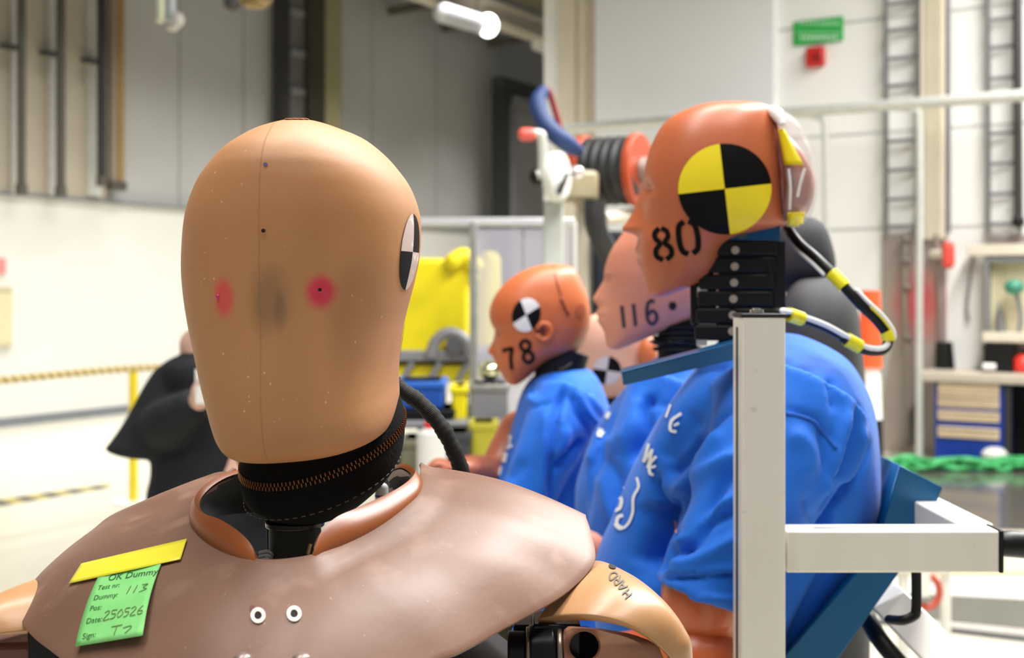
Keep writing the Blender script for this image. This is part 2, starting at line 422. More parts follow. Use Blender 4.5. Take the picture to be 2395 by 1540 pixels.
for y in (115, 205, 300, 20):
    mb = MB(); LB(mb, 682, y, 714, y+16, .16, -.04); mb.build('splice_plate', m_grey, t, mods=[BEV(.01)])
o = MB(); LB(o, 762, -260, 800, 700, .18, -.17); tag(o.build('wall_post', m_olive, mods=[BEV(.02)]), 'olive post along the right side of the dark steel column', 'post')
for k, (x0, x1) in enumerate(((22, 44), (108, 132), (200, 230))):
    mb = MB(); LB(mb, x0, -260, x1, 455+2*k, .0, .05); struct(mb.build('trim_%d' % (k+20), mat('pale_pilaster_%d' % k, (204, 202, 196), .5)))
mb = MB(); LB(mb, -60, -260, 250, 456, .0, .012); struct(mb.build('wall_left_bay', mat('beige_bay', (178, 168, 152), .55, var=.05, vs=2)))
# crane runway, lamp
def crane(off, x, y): return WL(x, y, off)
t = thing('crane_beam', WL(1100, 55, .9), 'cream runway beam sloping down across the dark upper wall', 'beam')
a = WL(920, -14, .9); b = WL(1300, 118, .9)
mb = MB(); mb.obox(a, b-a, LN*.35, UP*.06); mb.obox(a+UP*.3, b-a, LN*.35, UP*.06); mb.obox(a+LN*.14+UP*.06, b-a, LN*.05, UP*.24); mb.build('runway_beam', m_cream, t)
mb = MB(); mb.obox(a+LN*.35+UP*.45, b-a, LN*1.2, UP*.5); mb.build('girder', mat('olive_girder', (112, 105, 84), .6), t)
for k in range(3):
    c = a+(b-a)*(.2+.3*k); mb = MB(); mb.obox(c-LN*.9, LD*.12, LN*.95, UP*.12); mb.build('wall_bracket', m_roof, t)
def emis(name, col, st):
    n = NT(name); n.b.inputs['Emission Color'].default_value = lin(col); n.b.inputs['Emission Strength'].default_value = st; return n.m
t = thing('linear_lamp', WL(1100, 55, 1.0), 'lit tube lamp hanging just under the cream runway beam', 'lamp')
a = WL(1036, 30, 1.35); b = WL(1128, 58, 1.35)
mb = MB(); mb.tube([a, b], .16, 16, round_=True); mb.build('lamp_housing', mat('lamp_white', (216, 218, 222), .3), t)
mb = MB(); c = b+(b-a).normalized()*.02+LN*.1-UP*.02; mb.ell(c, (.17, .17, .19)); mb.build('glowing_end', emis('lamp_glow', (255, 255, 255), 6), t)
for f in (.15, .85): 
    c = a+(b-a)*f; mb = MB(); mb.cyl(c, c+UP*.5, .012, n=8); mb.build('hanger', m_grey, t)
t = thing('linear_lamp', WL(1265, 110, .9), 'pale lamp end against the white corner post', 'lamp')
mb = MB(); mb.tube([WL(1258, 102, 1), WL(1290, 116, 1)], .14, 14, round_=True); mb.build('lamp_housing', m_offwhite, t)
# hanging hoist parts
t = thing('hoist_hook', P(400, 55, 7.5), 'pale hanging hoist bar with rounded grey end', 'hoist')
mb = MB(); mb.cyl(P(374, -250, 7.5), P(375, 52, 7.5), .026, n=14); mb.build('bar', mat('pale_lime', (205, 205, 178), .5), t)
mb = MB(); mb.cyl(P(400, -250, 7.55), P(400, 50, 7.55), .03, n=14); mb.build('bar', mat('pale_blue_grey', (172, 180, 182), .5), t)
mb = MB(); mb.ell(P(415, 46, 7.5), (.045, .04, .05)); mb.ell(P(404, 66, 7.5), (.04, .03, .02)); mb.build('hook_block', mat('pale_pink_grey', (196, 190, 184), .5), t)
t = thing('hoist_trolley', P(580, 5, 7.5), 'small dark and brass hoist trolley cut by the top edge', 'hoist')
mb = MB(); mb.ell(P(543, 5, 7.5), (.055, .05, .06)); mb.cyl(P(543, -250, 7.5), P(543, 0, 7.5), .012, n=8); mb.build('chain_bag', mat('plum_black', (72, 64, 66), .6), t)
mb = MB(); mb.ell(P(598, 8, 7.5), (.09, .06, .035)); mb.tube([P(560, 0, 7.5), P(600, -10, 7.5), P(635, -2, 7.5)], .03, 10); mb.build('block', mat('brass_brown', (150, 126, 82), .5, .3), t)
# gate frame at the far end
t = thing('door_frame', WL(1165, 560, .4), 'dark grey steel frame standing at the far wall beside the white corner', 'frame')
mb = MB(); LB(mb, 1150, 210, 1166, 1000, .3, .25); mb.build('post', m_darksteel, t)
mb = MB(); LB(mb, 1170, 250, 1188, 1000, .3, .2); mb.build('post', mat('mid_grey_steel', (140, 141, 142), .5, .3), t)
mb = MB(); LB(mb, 1150, 203, 1300, 232, .3, .25); mb.build('head_rail', mat('charcoal', (58, 57, 54), .6), t)
mb = MB(); LB(mb, 1180, 240, 1300, 258, .35, .2); mb.build('cross_rail', m_galv, t)
# notices on the plinth
o = MB(); LB(o, -20, 604, 11, 640, .0, .03); tag(o.build('wall_sign', mat('salmon_red', (238, 140, 136), .5), mods=[BEV(.01)]), 'small red sign on the white plinth, above the beige board', 'sign')
t = thing('notice_board', WL(5, 740, .02), 'beige board on the white plinth, cut by the edge', 'board')
mb = MB(); LB(mb, -60, 672, 26, 812, .0, .03); mb.build('board', mat('beige_board', (214, 204, 168), .6), t, mods=[BEV(.01)])
mb = MB(); LB(mb, -60, 672, 26, 680, .03, .012); LB(mb, -60, 804, 26, 812, .03, .012); mb.build('edging', mat('beige_edge', (198, 188, 156), .6), t)
# rope barrier
t = thing('barrier_post', FL(312, 1177), 'yellow post holding the rope beside the person in black', 'post')
b0 = FL(312, 1177)
mb = MB(); mb.cyl(b0, b0+UP*1.0, .032, n=20); mb.build('post', mat('signal_yellow', (240, 214, 40), .45), t)
mb = MB(); mb.cyl(b0, b0+UP*.02, .16, .15, n=28); mb.build('foot', m_offwhite, t)
rp = NT('rope_twist'); s_ = rp.n('ShaderNodeTexWave'); s_.inputs['Scale'].default_value = 6.5; s_.bands_direction = 'DIAGONAL'
rp.l(rp.obj(), s_.inputs['Vector']); rp.color(rp.mix(rp.rng(s_.outputs['Fac'], .35, .65), lin((148, 128, 70)), lin((222, 200, 140))))
mb = MB(); hk = b0+UP*.985-Vector((0, .06, 0))
mb.tube([hk-LD*3.2+UP*.02, hk-LD*1.6-UP*.02, hk, hk+LD*1.2-UP*.05, hk+LD*3-UP*.02], .026, 10, sub=8)
tag(mb.build('barrier_rope', rp.m), 'twisted yellow barrier rope strung across the pale wall', 'rope')
# ---------------------------------------------------------------- right wall fittings
t = thing('emergency_sign', WR(1915, 70), 'green emergency sign with white lettering high on the white wall', 'sign')
mb = MB(); RB(mb, 1857, 46, 1973, 102, 0, .03); mb.build('board', mat('sign_green', (48, 166, 78), .5), t, mods=[BEV(.006)])
mb = MB(); 
for y0, y1, x0, x1 in ((52, 57, 1870, 1962), (76, 79, 1866, 1966), (84, 93, 1872, 1962)):
    x = x0
    while x < x1:
        w_ = random.uniform(5, 11); RB(mb, x, y0, min(x+w_, x1), y1, .031, .003); x += w_+3
mb.build('lettering', mat('sign_pale', (176, 222, 182), .5), t)
t = thing('call_point', WR(1910, 135), 'red fire alarm call point below the green sign', 'alarm')
mb = MB(); RB(mb, 1889, 112, 1932, 158, 0, .09); mb.build('case', mat('alarm_red', (196, 44, 40), .4), t, mods=[BEV(.02, 3)])
mb = MB(); RB(mb, 1900, 124, 1921, 142, .09, .01); mb.build('press_plate', mat('alarm_dark_red', (150, 26, 30), .4), t, mods=[BEV(.01)])
def ladder(x0, x1, lab, ys):
    t = thing('cable_ladder', WR(x0, 545, .1), lab, 'cable ladder', 'cable ladders on the white wall')
    for x in (x0, x1):
        mb = MB(); RB(mb, x-5, -260, x+5, 548, .06, .06); mb.build('side_rail', m_ladder, t, mods=[BEV(.006)])
    for y in ys:
        mb = MB(); RB(mb, x0+4, y-4, x1-4, y+4, .07, .035); mb.build('rung', m_ladder, t)
ladder(2074, 2152, 'cable ladder beside the beige column, upright on the white wall', (7, 70, 136, 200, 330, 398, 466, 530))
ladder(2313, 2387, 'cable ladder partly behind a dark vertical pipe', (-22, 45, 110, 183, 312, 383, 454, 524))
t = thing('service_column', WR(2187, 300), 'beige ribbed service column between the two cable ladders', 'column')
mb = MB(); RB(mb, 2160, -260, 2214, 560, 0, .12); mb.build('cover', m_cream, t)
for x in (2172, 2186, 2199):
    mb = MB(); RB(mb, x-2.5, -260, x+2.5, 560, .12, .02); mb.build('rib', mat('rib_beige', (196, 190, 166), .5), t)
mb = MB(); mb.cyl(WR(2218, -260, .06), WR(2218, 545, .06), .022, n=14); tag(mb.build('wall_pipe', m_ladder), 'thin grey pipe hugging the right side of the beige column', 'pipe')
t = thing('wall_pipe', WR(2382, 520, .2), 'dark vertical pipe crossing the second cable ladder', 'pipe')
mb = MB(); mb.cyl(WR(2378, -260, .22), WR(2382, 515, .22), .04, n=16); mb.build('pipe', m_darksteel, t)
mb = MB(); mb.ell(WR(2382, 518, .22), (.055, .055, .06)); mb.build('end_fitting', m_black, t)
t = thing('guard_rail', WR(1900, 700, .7), 'long white horizontal pipe rail crossing in front of the wall', 'rail')
m_rail = mat('white_rail', (206, 206, 200), .4, .3)
mb = MB(); mb.cyl(WR(1300, 303, .7), WR(2520, 214, .7), .052, n=18); mb.build('top_rail', m_rail, t)
for x, s_ in ((1930, -1), (2150, -1)):
    a = WR(x-70, 262-.077*(x-1930)+6, .7); b = WR(x, 262-.077*(x-1930)+60, .7); c = Vector((b.x, b.y, 0))
    k1 = WR(x-15, 262-.077*(x-1930)+14, .7)
    mb = MB(); mb.tube([a, k1, b, Vector((b.x, b.y, 1.3)), c], .03, 12, sub=8); mb.build('leg', m_rail, t)
for k, (x0, x1, lab) in enumerate(((2066, 2214, 'brushed steel sheet panel below the first cable ladder'), (2312, 2600, 'steel sheet panel behind the tool board'))):
    n = NT('brushed_sheet_%d' % k); n.color(n.mix(n.rng(n.noise(3, 4, stretch=(1, 1, .3)), .3, .7), lin((186, 172, 168)), lin((164, 152, 148))))
    n.b.inputs['Metallic'].default_value = .55; n.b.inputs['Roughness'].default_value = .32
    if k == 0:
        c = WR(2152, 710, .05); n.color(n.mix(n.rng(n.dist(tuple(c), (1, 1, .75), .12, 6), .08, .32, .8, 0), n.b.inputs['Base Color'].links[0].from_socket, lin((232, 92, 108))))  # rosy reflection painted into the sheet's base colour
    mb = MB(); RB(mb, x0, 548, x1, 1062 if k == 0 else 900, .0, .05); tag(mb.build('steel_panel', n.m), lab, 'panel')
t = thing('panel_pipe', WR(2118, 800, .12), 'thin grey pipe with clamps running down the steel panel', 'pipe')
mb = MB(); mb.tube([WR(2117, 552, .12), WR(2116, 720, .12), WR(2124, 880, .12), WR(2126, 1040, .12)], .026, 12, sub=6); mb.build('pipe', mat('putty_pipe', (134, 124, 112), .5), t)
for y in (560, 610, 672, 790, 1035):
    mb = MB(); mb.ell(WR(2118+.017*(y-600), y, .13), (.05, .05, .035)); mb.build('clamp', mat('clamp_grey', (120, 110, 100), .5), t)
t = thing('panel_pipe', WR(2195, 700, .12), 'thin pipe at the panel edge ending in a black grip', 'pipe')
mb = MB(); mb.tube([WR(2190, 550, .12), WR(2200, 700, .12), WR(2202, 820, .12)], .03, 12, sub=6); mb.build('pipe', mat('putty_pipe_dark', (138, 124, 116), .5), t)
mb = MB(); mb.cyl(WR(2208, 800, .14), WR(2210, 866, .14), .075, .09, n=16); mb.build('black_grip', m_black, t, mods=[BEV(.01)])
t = thing('valve', WR(2215, 595, .2), 'red valve knob on a cream arm beside the steel panel', 'valve')
mb = MB(); mb.tube([WR(2218, 578, .25), WR(2218, 616, .25)], .055, 16, round_=True); mb.build('knob', mat('valve_red', (226, 78, 66), .4), t)
mb = MB(); mb.cyl(WR(2182, 595, .12), WR(2216, 595, .25), .045, n=14); mb.build('arm', m_cream, t)
# tool board and bench
t = thing('tool_board', WR(2350, 700, .35), 'framed cream tool board standing over the workbench', 'tool board')
mb = MB(); RB(mb, 2316, 604, 2600, 806, .1, .03); mb.build('back_panel', mat('cream_board', (214, 206, 172), .6), t)
mb = MB(); RB(mb, 2308, 600, 2600, 614, .13, .14); RB(mb, 2308, 614, 2318, 806, .13, .14); mb.build('frame', m_grey, t, mods=[BEV(.008)])
mb = MB(); RB(mb, 2270, 572, 2600, 598, .1, .2); mb.build('pelmet', m_cream, t, mods=[BEV(.008)])
mb = MB(); RB(mb, 2310, 778, 2600, 800, .13, .3); mb.build('shelf', m_cream, t, mods=[BEV(.008)])
mb = MB()
for x in (2335, 2345, 2352): RB(mb, x, 630, x+2, 770, .131, .006)
mb.build('slot_lines', mat('slot_tan', (190, 178, 140), .6), t)
t = thing('bench_lamp', WR(2378, 675, .3), 'small green-headed lamp in front of the cream tool board', 'lamp')
mb = MB(); mb.ell(WR(2372, 672, .35), (.085, .085, .07)); mb.build('head', mat('teal_green', (60, 138, 112), .4), t)
mb = MB(); mb.tube([WR(2374, 680, .35), WR(2384, 710, .3), WR(2388, 745, .3), WR(2385, 778, .3)], .022, 10, sub=5); mb.build('arm', m_grey, t)
t = thing('tool', WR(2340, 740, .2), 'small grey hand tool leaning at the tool board corner', 'tool')
mb = MB(); mb.tube([WR(2338, 730, .16), WR(2343, 778, .22)], [.03, .045], 10, round_=True); mb.build('grip', m_grey, t)
mb = MB(); mb.cyl(WR(2336, 705, .15), WR(2338, 730, .16), .012, n=8); mb.build('shaft', m_galv, t)
bz = WR(2290, 885, .7).z
t = thing('workbench', Vector((WR(2290, 885, .4).x, WR(2290, 885, .4).y, 0)), 'grey-topped workbench against the white wall', 'workbench')
mb = MB(); RB(mb, 2182, 868, 2700, 889, .0, .72); mb.build('worktop', mat('bench_top', (196, 184, 168), .35), t, mods=[BEV(.01)])
mb = MB(); RB(mb, 2346, 889, 2700, 1075, .0, .1); mb.build('back_panel', m_black, t)
for x in (2352, 2640):
    a = WR(x, 889, .62); mb = MB(); mb.obox(Vector((a.x, a.y, 0)), RD*-.05, RN*.05, UP*a.z); mb.build('leg', m_darksteel, t)
t = thing('drawer_cabinet', Vector((WR(2265, 1060, .6).x, WR(2265, 1060, .6).y, 0)), 'blue drawer cabinet with tan drawer fronts under the workbench', 'drawer cabinet')
m_dblue = mat('cabinet_blue', (20, 56, 152), .4); m_tan = mat('drawer_tan', (214, 190, 158), .4)
a = WR(2186, 890, .66); b = WR(2347, 890, .66); zt = a.z-.01; e = b-a; e.z = 0
mb = MB(); mb.obox(Vector((a.x, a.y, 0)), e, -RN*.6, UP*zt); mb.build('body', m_dblue, t, mods=[BEV(.008)])
for y0, y1 in ((896, 919), (921, 932), (934, 954), (962, 986), (1000, 1026)):
    mb = MB(); RB(mb, 2194, y0, 2338, y1, .66, .02); d = mb.build('drawer', m_tan, t, mods=[BEV(.005)])
    mb = MB(); RB(mb, 2200, y0+2, 2332, y0+5, .68, .014); mb.build('grip_rail', mat('grip_%d' % y0, (226, 206, 178), .3), d)
t = thing('storage_box', WR(2350, 845, .3), 'black storage box on the workbench below the shelf', 'box')
mb = MB(); RB(mb, 2312, 808, 2378, 866, .12, .3); mb.build('body', m_black, t, mods=[BEV(.01)])
mb = MB(); RB(mb, 2310, 806, 2380, 812, .11, .32); mb.build('lid', m_blackrub, t, mods=[BEV(.004)])
t = thing('bottle', WR(2390, 850, .35), 'red bottle on the workbench beside the black box', 'bottle')
a = WR(2394, 868, .35)
mb = MB(); mb.tube([a, a+UP*.1, a+UP*.13, a+UP*.15], [.085, .085, .06, .03], 18); mb.build('body', mat('bottle_red', (226, 58, 46), .35), t)
mb = MB(); mb.cyl(a+UP*.15, a+UP*.18, .03, n=12); mb.build('cap', m_black, t)
t = thing('cable', WR(2285, 600, .1), 'thin dark cable drooping on the white wall near the tool board', 'cable')
mb = MB(); mb.tube([WR(2320, 590, .1), WR(2290, 582, .1), WR(2276, 600, .1), WR(2268, 660, .08), WR(2262, 720, .06), WR(2266, 752, .05)], .014, 8, sub=6); mb.build('lead', m_grey, t)
mb = MB(); mb.ell(WR(2287, 583, .1), (.04, .04, .03)); mb.build('plug', m_darksteel, t)
t = thing('paper_roll', WR(2305, 862, .5), 'small white paper item on the bench edge', 'paper')
a = WR(2300, 866, .55)
mb = MB(); mb.cyl(a+UP*.03, a+UP*.03+RD*-.1, .03, n=14); mb.build('roll', m_white, t)
# green hose on the floor at the pit edge
random.seed(9); mb = MB()
for q in range(7):
    pts = []
    for k in range(26):
        x = 1900+30*k; g = FL(x, 1104+random.uniform(-6, 3)); pts.append(g+UP*(.02+.03*(q % 3)+random.uniform(0, .03)))
    mb.tube(pts, .022, 8, sub=3)
tag(mb.build('green_hose', mat('hose_green', (66, 168, 98), .5)), 'tangled green hose lying along the floor below the blue drawers', 'hose')
t = thing('rag', FL(2328, 1094), 'white crumpled rag on the green hose', 'rag')
mb = MB(); mb.ell(FL(2328, 1094)+UP*.11, (.12, .09, .07)); mb.ell(FL(2345, 1094)+UP*.1, (.08, .07, .06)); mb.build('cloth', m_offwhite, t)
# orange bollard and pale stand behind the seats
t = thing('bollard', FL(2042, 1150), 'orange and white traffic bollard behind the grey seat back', 'bollard')
c = FL(2034, 1240); Yc = c.y
for (y0, y1, m_) in ((680, 860, mat('bollard_orange', (244, 92, 44), .45)), (860, 980, m_white)):
    a = P(2036, y0, Yc); b = P(2034, y1, Yc)
    mb = MB(); mb.cyl(b, a, .08, .06, n=20); mb.build('band', m_, t)
mb = MB(); mb.cyl(c, P(2034, 980, Yc), .1, .08, n=20); mb.cyl(c, c+UP*.06, .2, .19); mb.build('base', m_blackrub, t)
t = thing('leaning_pole', FL(2052, 1200), 'pale grey pole leaning behind the blue shirt of the tallest dummy', 'pole')
mb = MB(); mb.tube([P(2072, 820, 8.2), P(2040, 1000, 8.2), P(2012, 1200.7, 8.2)], .03, 12); mb.build('pole', m_galv, t)
mb = MB(); mb.tube([P(2060, 820, 8.3), P(2028, 1000, 8.3), P(2000, 1194.5, 8.3)], .02, 12); mb.build('side_pole', m_white, t)
# orange hose hook under the frame
t = thing('hose_ring', FL(2180, 1590), 'orange ring hanging near white fittings behind the aluminium bar', 'ring')
c = P(2170, 1385, 4.6); pts = [c+Vector((math.cos(a)*.045, 0, math.sin(a)*.06)) for a in [math.radians(x) for x in range(-120, 100, 20)]]
mb = MB(); mb.tube(pts, .014, 12, round_=True, sub=3); mb.build('ring', mat('ring_orange', (178, 72, 52), .4), t)
mb = MB(); pa = P(2158, 1330, 4.6); mb.cyl((pa.x, 4.6, .48), (pa.x, 4.6, .36), .03, n=14); mb.build('fitting', m_offwhite, t)
for x, r in ((2112, .022), (2212, .02)):
    pa = P(x, 1320, 4.7); mb = MB(); mb.cyl((pa.x, 4.7, 0), (pa.x, 4.7, pa.z), r, n=14); mb.build('standpipe', m_offwhite, t)
pa, pb = P(2100, 1335, 4.68), P(2222, 1335, 4.68); mb = MB(); mb.cyl(pa, pb, .016, n=12); mb.build('cross_pipe', m_offwhite, t)
# ---------------------------------------------------------------- hose reel stand
RY = 4.6
m_orange = mat('reel_orange', (170, 64, 24), .5)
t = thing('hose_reel', P(1430, 1100, RY), 'orange-flanged reel wound with black hose on a cream stand', 'hose reel')
ax = (P(1500, 392, RY+.22)-P(1372, 404, RY-.12)); axn = ax.normalized(); c0 = P(1374, 402, RY+.05); c1 = P(1492, 398, RY-.05); axn = (c1-c0).normalized()
mb = MB(); mb.cyl(c0-axn*.03, c0+axn*.012, .143, n=40); mb.build('flange', m_orange, t, mods=[BEV(.006)])
mb = MB(); mb.cyl(c1-axn*.015, c1+axn*.015, .143, n=40); mb.build('flange', m_orange, t, mods=[BEV(.006)])
hw = NT('black_hose'); hw.color(lin((40, 40, 40))); hw.b.inputs['Roughness'].default_value = .5
mb = MB(); ux = axn.orthogonal().normalized(); vx = axn.cross(ux); L = (c1-c0).length
for lay, (r0, nT) in enumerate(((.098, 4.6),)):
    pts = []
    for k in range(int(nT*28)+1):
        a = 2*math.pi*k/28; f = .06+.88*k/(nT*28); pts.append(c0+axn*(L*f)+(ux*math.cos(a)+vx*math.sin(a))*r0)
    mb.tube(pts, .037, 10)
mb.cyl(c0+axn*.02, c1-axn*.02, .09, n=32); mb.build('hose', hw.m, t)
mb = MB(); mb.cyl(c1+axn*.02, c1+axn*.05, .05, n=24); mb.build('hub', m_galv, t)
w0 = P(1302, 414, RY-.3)
mb = MB(); mb.cyl(w0-axn*.02, w0+axn*.022, .092, n=36); mb.build('brake_wheel', mat('reel_white', (224, 224, 216), .4), t, mods=[BEV(.012, 3)])
mb = MB(); mb.cyl(w0, c0, .022, n=16); mb.build('shaft', m_galv, t)
mb = MB(); mb.ell(P(1350, 404, RY-.35), (.026, .026, .026)); mb.build('shaft_end', mat('polished', (232, 226, 222), .15, .6), t)
mb = MB(); mb.cyl(P(1312, 428, RY-.36), P(1322, 432, RY-.36), .04, n=20); mb.build('bearing', m_black, t)
mb = MB(); mb.tube([P(1256, 410, RY-.35), P(1268, 400, RY-.35), P(1268, 330, RY-.35), P(1262, 314, RY-.35), P(1232, 314, RY-.36)], .018, 12, sub=6); cr = mb.build('crank', mat('crank_white', (200, 200, 190), .4, .2), t)
mb = MB(); mb.tube([P(1240, 315, RY-.36), P(1226, 315, RY-.36)], .024, 12, round_=True); mb.build('grip', mat('grip_red', (226, 96, 84), .4), cr)
mb = MB(); mb.ell(P(1254, 414, RY-.33), (.026, .03, .03)); mb.build('crank_hub', m_blackrub, t)
def upright(x0, x1, y0, Y, m_, nm='leg', dy=.06):
    a = P(x0, y0, Y); b = P(x1, y0, Y); mb = MB(); mb.obox((a.x, Y, 0), (b.x-a.x, 0, 0), (0, dy, 0), (0, 0, a.z)); return mb.build(nm, m_, t, mods=[BEV(.006)])
upright(1352, 1378, 470, RY-.1, m_cream); upright(1476, 1500, 500, RY+.35, m_cream)
upright(1272, 1318, 470, RY-.25, mat('pale_green_grey', (196, 200, 192), .5))
mb = MB(); mb.cyl(P(1410, 512, RY-.2), P(1520, 498, RY+.1), .026, n=14); mb.build('cross_bar', m_cream, t)
mb = MB(); a = P(1316, 470, RY-.2); mb.obox(a, (.14, .05, 0), (0, .1, 0), (0, 0, .12)); mb.build('gearbox', mat('gear_tan', (160, 148, 118), .5), t, mods=[BEV(.02)])
mb = MB(); mb.tube([P(1392, 470, RY-.2), P(1394, 530, RY-.2), P(1425, 600, RY-.15), P(1462, 700, RY-.1), P(1480, 900, RY-.1)], .042, 12, sub=6); mb.build('hanging_hose', hw.m, t)
mb = MB(); mb.cyl(P(1376, 520, RY-.05), P(1440, 640, RY), .02, n=12); mb.build('brace', m_cream, t)
t2 = t
t = thing('equipment_cabinet', P(1400, 1000, 5.0), 'narrow black cabinet standing behind the hose reel leg', 'cabinet')
a = P(1386, 540, 5.1); mb = MB(); mb.obox((a.x, 5.1, 0), (.25, 0, 0), (0, .4, 0), (0, 0, a.z)); mb.build('body', mat('navy_black', (30, 34, 46), .5), t, mods=[BEV(.01)])
mb = MB(); mb.obox((a.x+.02, 5.085, .3), (.2, 0, 0), (0, .02, 0), (0, 0, a.z-.4)); mb.build('door', mat('navy_black_door', (36, 40, 54), .45), t)
t = thing('blue_hose', P(1300, 320, 4.4), 'thick blue sleeve hose curving down towards the reel', 'hose')
mb = MB(); mb.tube([P(1270, 214, 4.42), P(1258, 240, 4.4), P(1268, 278, 4.38), P(1296, 312, 4.36), P(1330, 338, 4.38), P(1350, 352, 4.45)], [.024, .032, .034, .034, .033, .025], 14, sub=8, round_=True)
mb.build('sleeve', mat('sleeve_blue', (34, 58, 108), .6, bump=.3, bs=60), t)
mb = MB(); mb.tube([P(1262, 226, 4.39), P(1272, 210, 4.42), P(1285, 218, 4.5), P(1310, 300, 4.55)], .012, 8, sub=4); mb.build('red_cord', mat('cord_red', (150, 44, 58), .6), t)
# ---------------------------------------------------------------- clear screen
t = thing('screen', P(1140, 1050, 6.2), 'transparent plastic screen with a pale top rail in front of the yellow machine', 'screen')
sc_ = NT('clear_sheet'); sc_.b.inputs['Base Color'].default_value = lin((206, 204, 216)); sc_.b.inputs['Roughness'].default_value = .2; sc_.b.inputs['Alpha'].default_value = .42
a = P(915, 520, 6.2); b = P(1345, 520, 6.2)
mb = MB(); mb.obox(a+UP*-.02, b-a, (0, .05, 0), (0, 0, .045)); mb.build('top_rail', mat('rail_pale', (214, 214, 216), .3, .3), t, mods=[BEV(.008)])
for x0, x1 in ((1108, 1222), (1225, 1340)):
    p, q = P(x0, 535, 6.2), P(x1, 535, 6.2); mb = MB(); mb.obox((p.x, 6.21, .3), (q.x-p.x, 0, 0), (0, .006, 0), (0, 0, p.z-.3)); mb.build('sheet', sc_.m, t)
for x in (1098, 1340):
    p = P(x, 520, 6.2); mb = MB(); mb.obox((p.x, 6.19, 0), (.04, 0, 0), (0, .05, 0), (0, 0, p.z)); mb.build('post', m_galv if x < 1200 else m_offwhite, t, mods=[BEV(.005)])
# ---------------------------------------------------------------- yellow machine
YY = 6.6
m_yel = mat('machine_yellow', (248, 228, 24), .4, var=.04)
t = thing('yellow_machine', P(1020, 1100, YY), 'bright yellow machine body on a grey frame beyond the brown head', 'machine')
rows = []
mb = MB()
prof = [(860, 838), (860, 640), (905, 612), (960, 604), (1040, 604), (1090, 612), (1112, 628), (1114, 652), (1096, 668), (1092, 800), (1060, 838)]
mb.prism([P(x, y, YY) for x, y in prof], (0, .9, 0)); mb.build('hood', m_yel, t, mods=[BEV(.05, 4)])
mb = MB(); mb.tube([P(1060, 612, YY-.02), P(1085, 600, YY), P(1112, 622, YY)], .05, 14, round_=True, sub=5); mb.build('hood_lip', m_yel, t)
m_mg = mat('machine_grey', (150, 150, 154), .45, .3)
mb = MB(); pts = [P(1054+46*math.cos(a), 836-58*math.sin(a), YY-.12) for a in [math.pi*k/12 for k in range(13)]]
mb.tube(pts, .032, 12); mb.build('wheel_arch', m_mg, t)
mb = MB(); mb.cyl(P(1064, 806, YY-.15), P(1064, 806, YY+.1), .05, n=24); mb.build('hub', mat('hub_grey', (110, 110, 114), .4, .4), t)
mb = MB(); a = P(870, 846, YY-.1); mb.obox(a, P(1170, 846, YY-.1)-a, (0, .8, 0), (0, 0, .06)); mb.build('deck', m_mg, t, mods=[BEV(.01)])
mb = MB(); a = P(870, 894, YY-.05); mb.obox(a, P(1130, 894, YY-.05)-a, (0, .7, 0), (0, 0, .095)); mb.build('side_panel', m_yel, t, mods=[BEV(.01)])
mb = MB()
for x in (905, 965, 1030, 1095): a = P(x, 848, YY-.09); b = P(x-30, 900, YY-.09); mb.cyl(a, b, .018, n=10)
mb.build('stay', m_mg, t)
for x in (880, 1150):
    mb = MB(); a = P(x, 860, YY); mb.obox((a.x, YY, 0), (.06, 0, 0), (0, .06, 0), (0, 0, a.z)); mb.build('leg', m_darksteel, t)
for x, y in ((950, 1050), (1110, 1040)):
    mb = MB(); cc = P(x, y, YY-.2); mb.tube([cc+Vector((.17*math.cos(k*math.pi/12), 0, .17*math.sin(k*math.pi/12))) for k in range(24)], .05, 12, closed=True); wo = mb.build('wheel', m_blackrub, t)
    mb = MB(); mb.cyl(cc-Vector((0, .03, 0)), cc+Vector((0, .03, 0)), .07, n=20); mb.build('hub', m_galv, wo)
t = thing('lifting_post', P(1146, 1220, 7.9), 'tall pale yellow rounded post behind the clear screen', 'post')
a = P(1146, 612, 7.9); mb = MB(); mb.tube([Vector((a.x, 7.9, 0)), Vector((a.x-.02, 7.9, 1.2)), a], [.1, .1, .075], 18, round_=True, sub=4); mb.build('post', mat('pale_yellow', (238, 226, 70), .5), t)
mb = MB(); mb.cyl(Vector((a.x, 7.9, 0)), Vector((a.x, 7.9, .04)), .2, n=24); mb.build('base_plate', m_grey, t)
def crate(name, x0, y0, x1, y1, Y, d, m_, lab, cat_, lidm=None):
    t = thing(name, P((x0+x1)/2, y1, Y), lab, cat_)
    a = P(x0, y1, Y); b = P(x1, y0, Y); mb = MB(); mb.obox(a, (b.x-a.x, 0, 0), (0, d, 0), (0, 0, b.z-a.z)); mb.build('body', m_, t, mods=[BEV(.015, 3)])
    mb = MB(); mb.obox((a.x-.008, Y-.008, b.z-.03), (b.x-a.x+.016, 0, 0), (0, d+.016, 0), (0, 0, .03)); mb.build('rim', lidm or m_, t, mods=[BEV(.005)])
    return t
m_bx = mat('crate_blue', (30, 84, 176), .45)
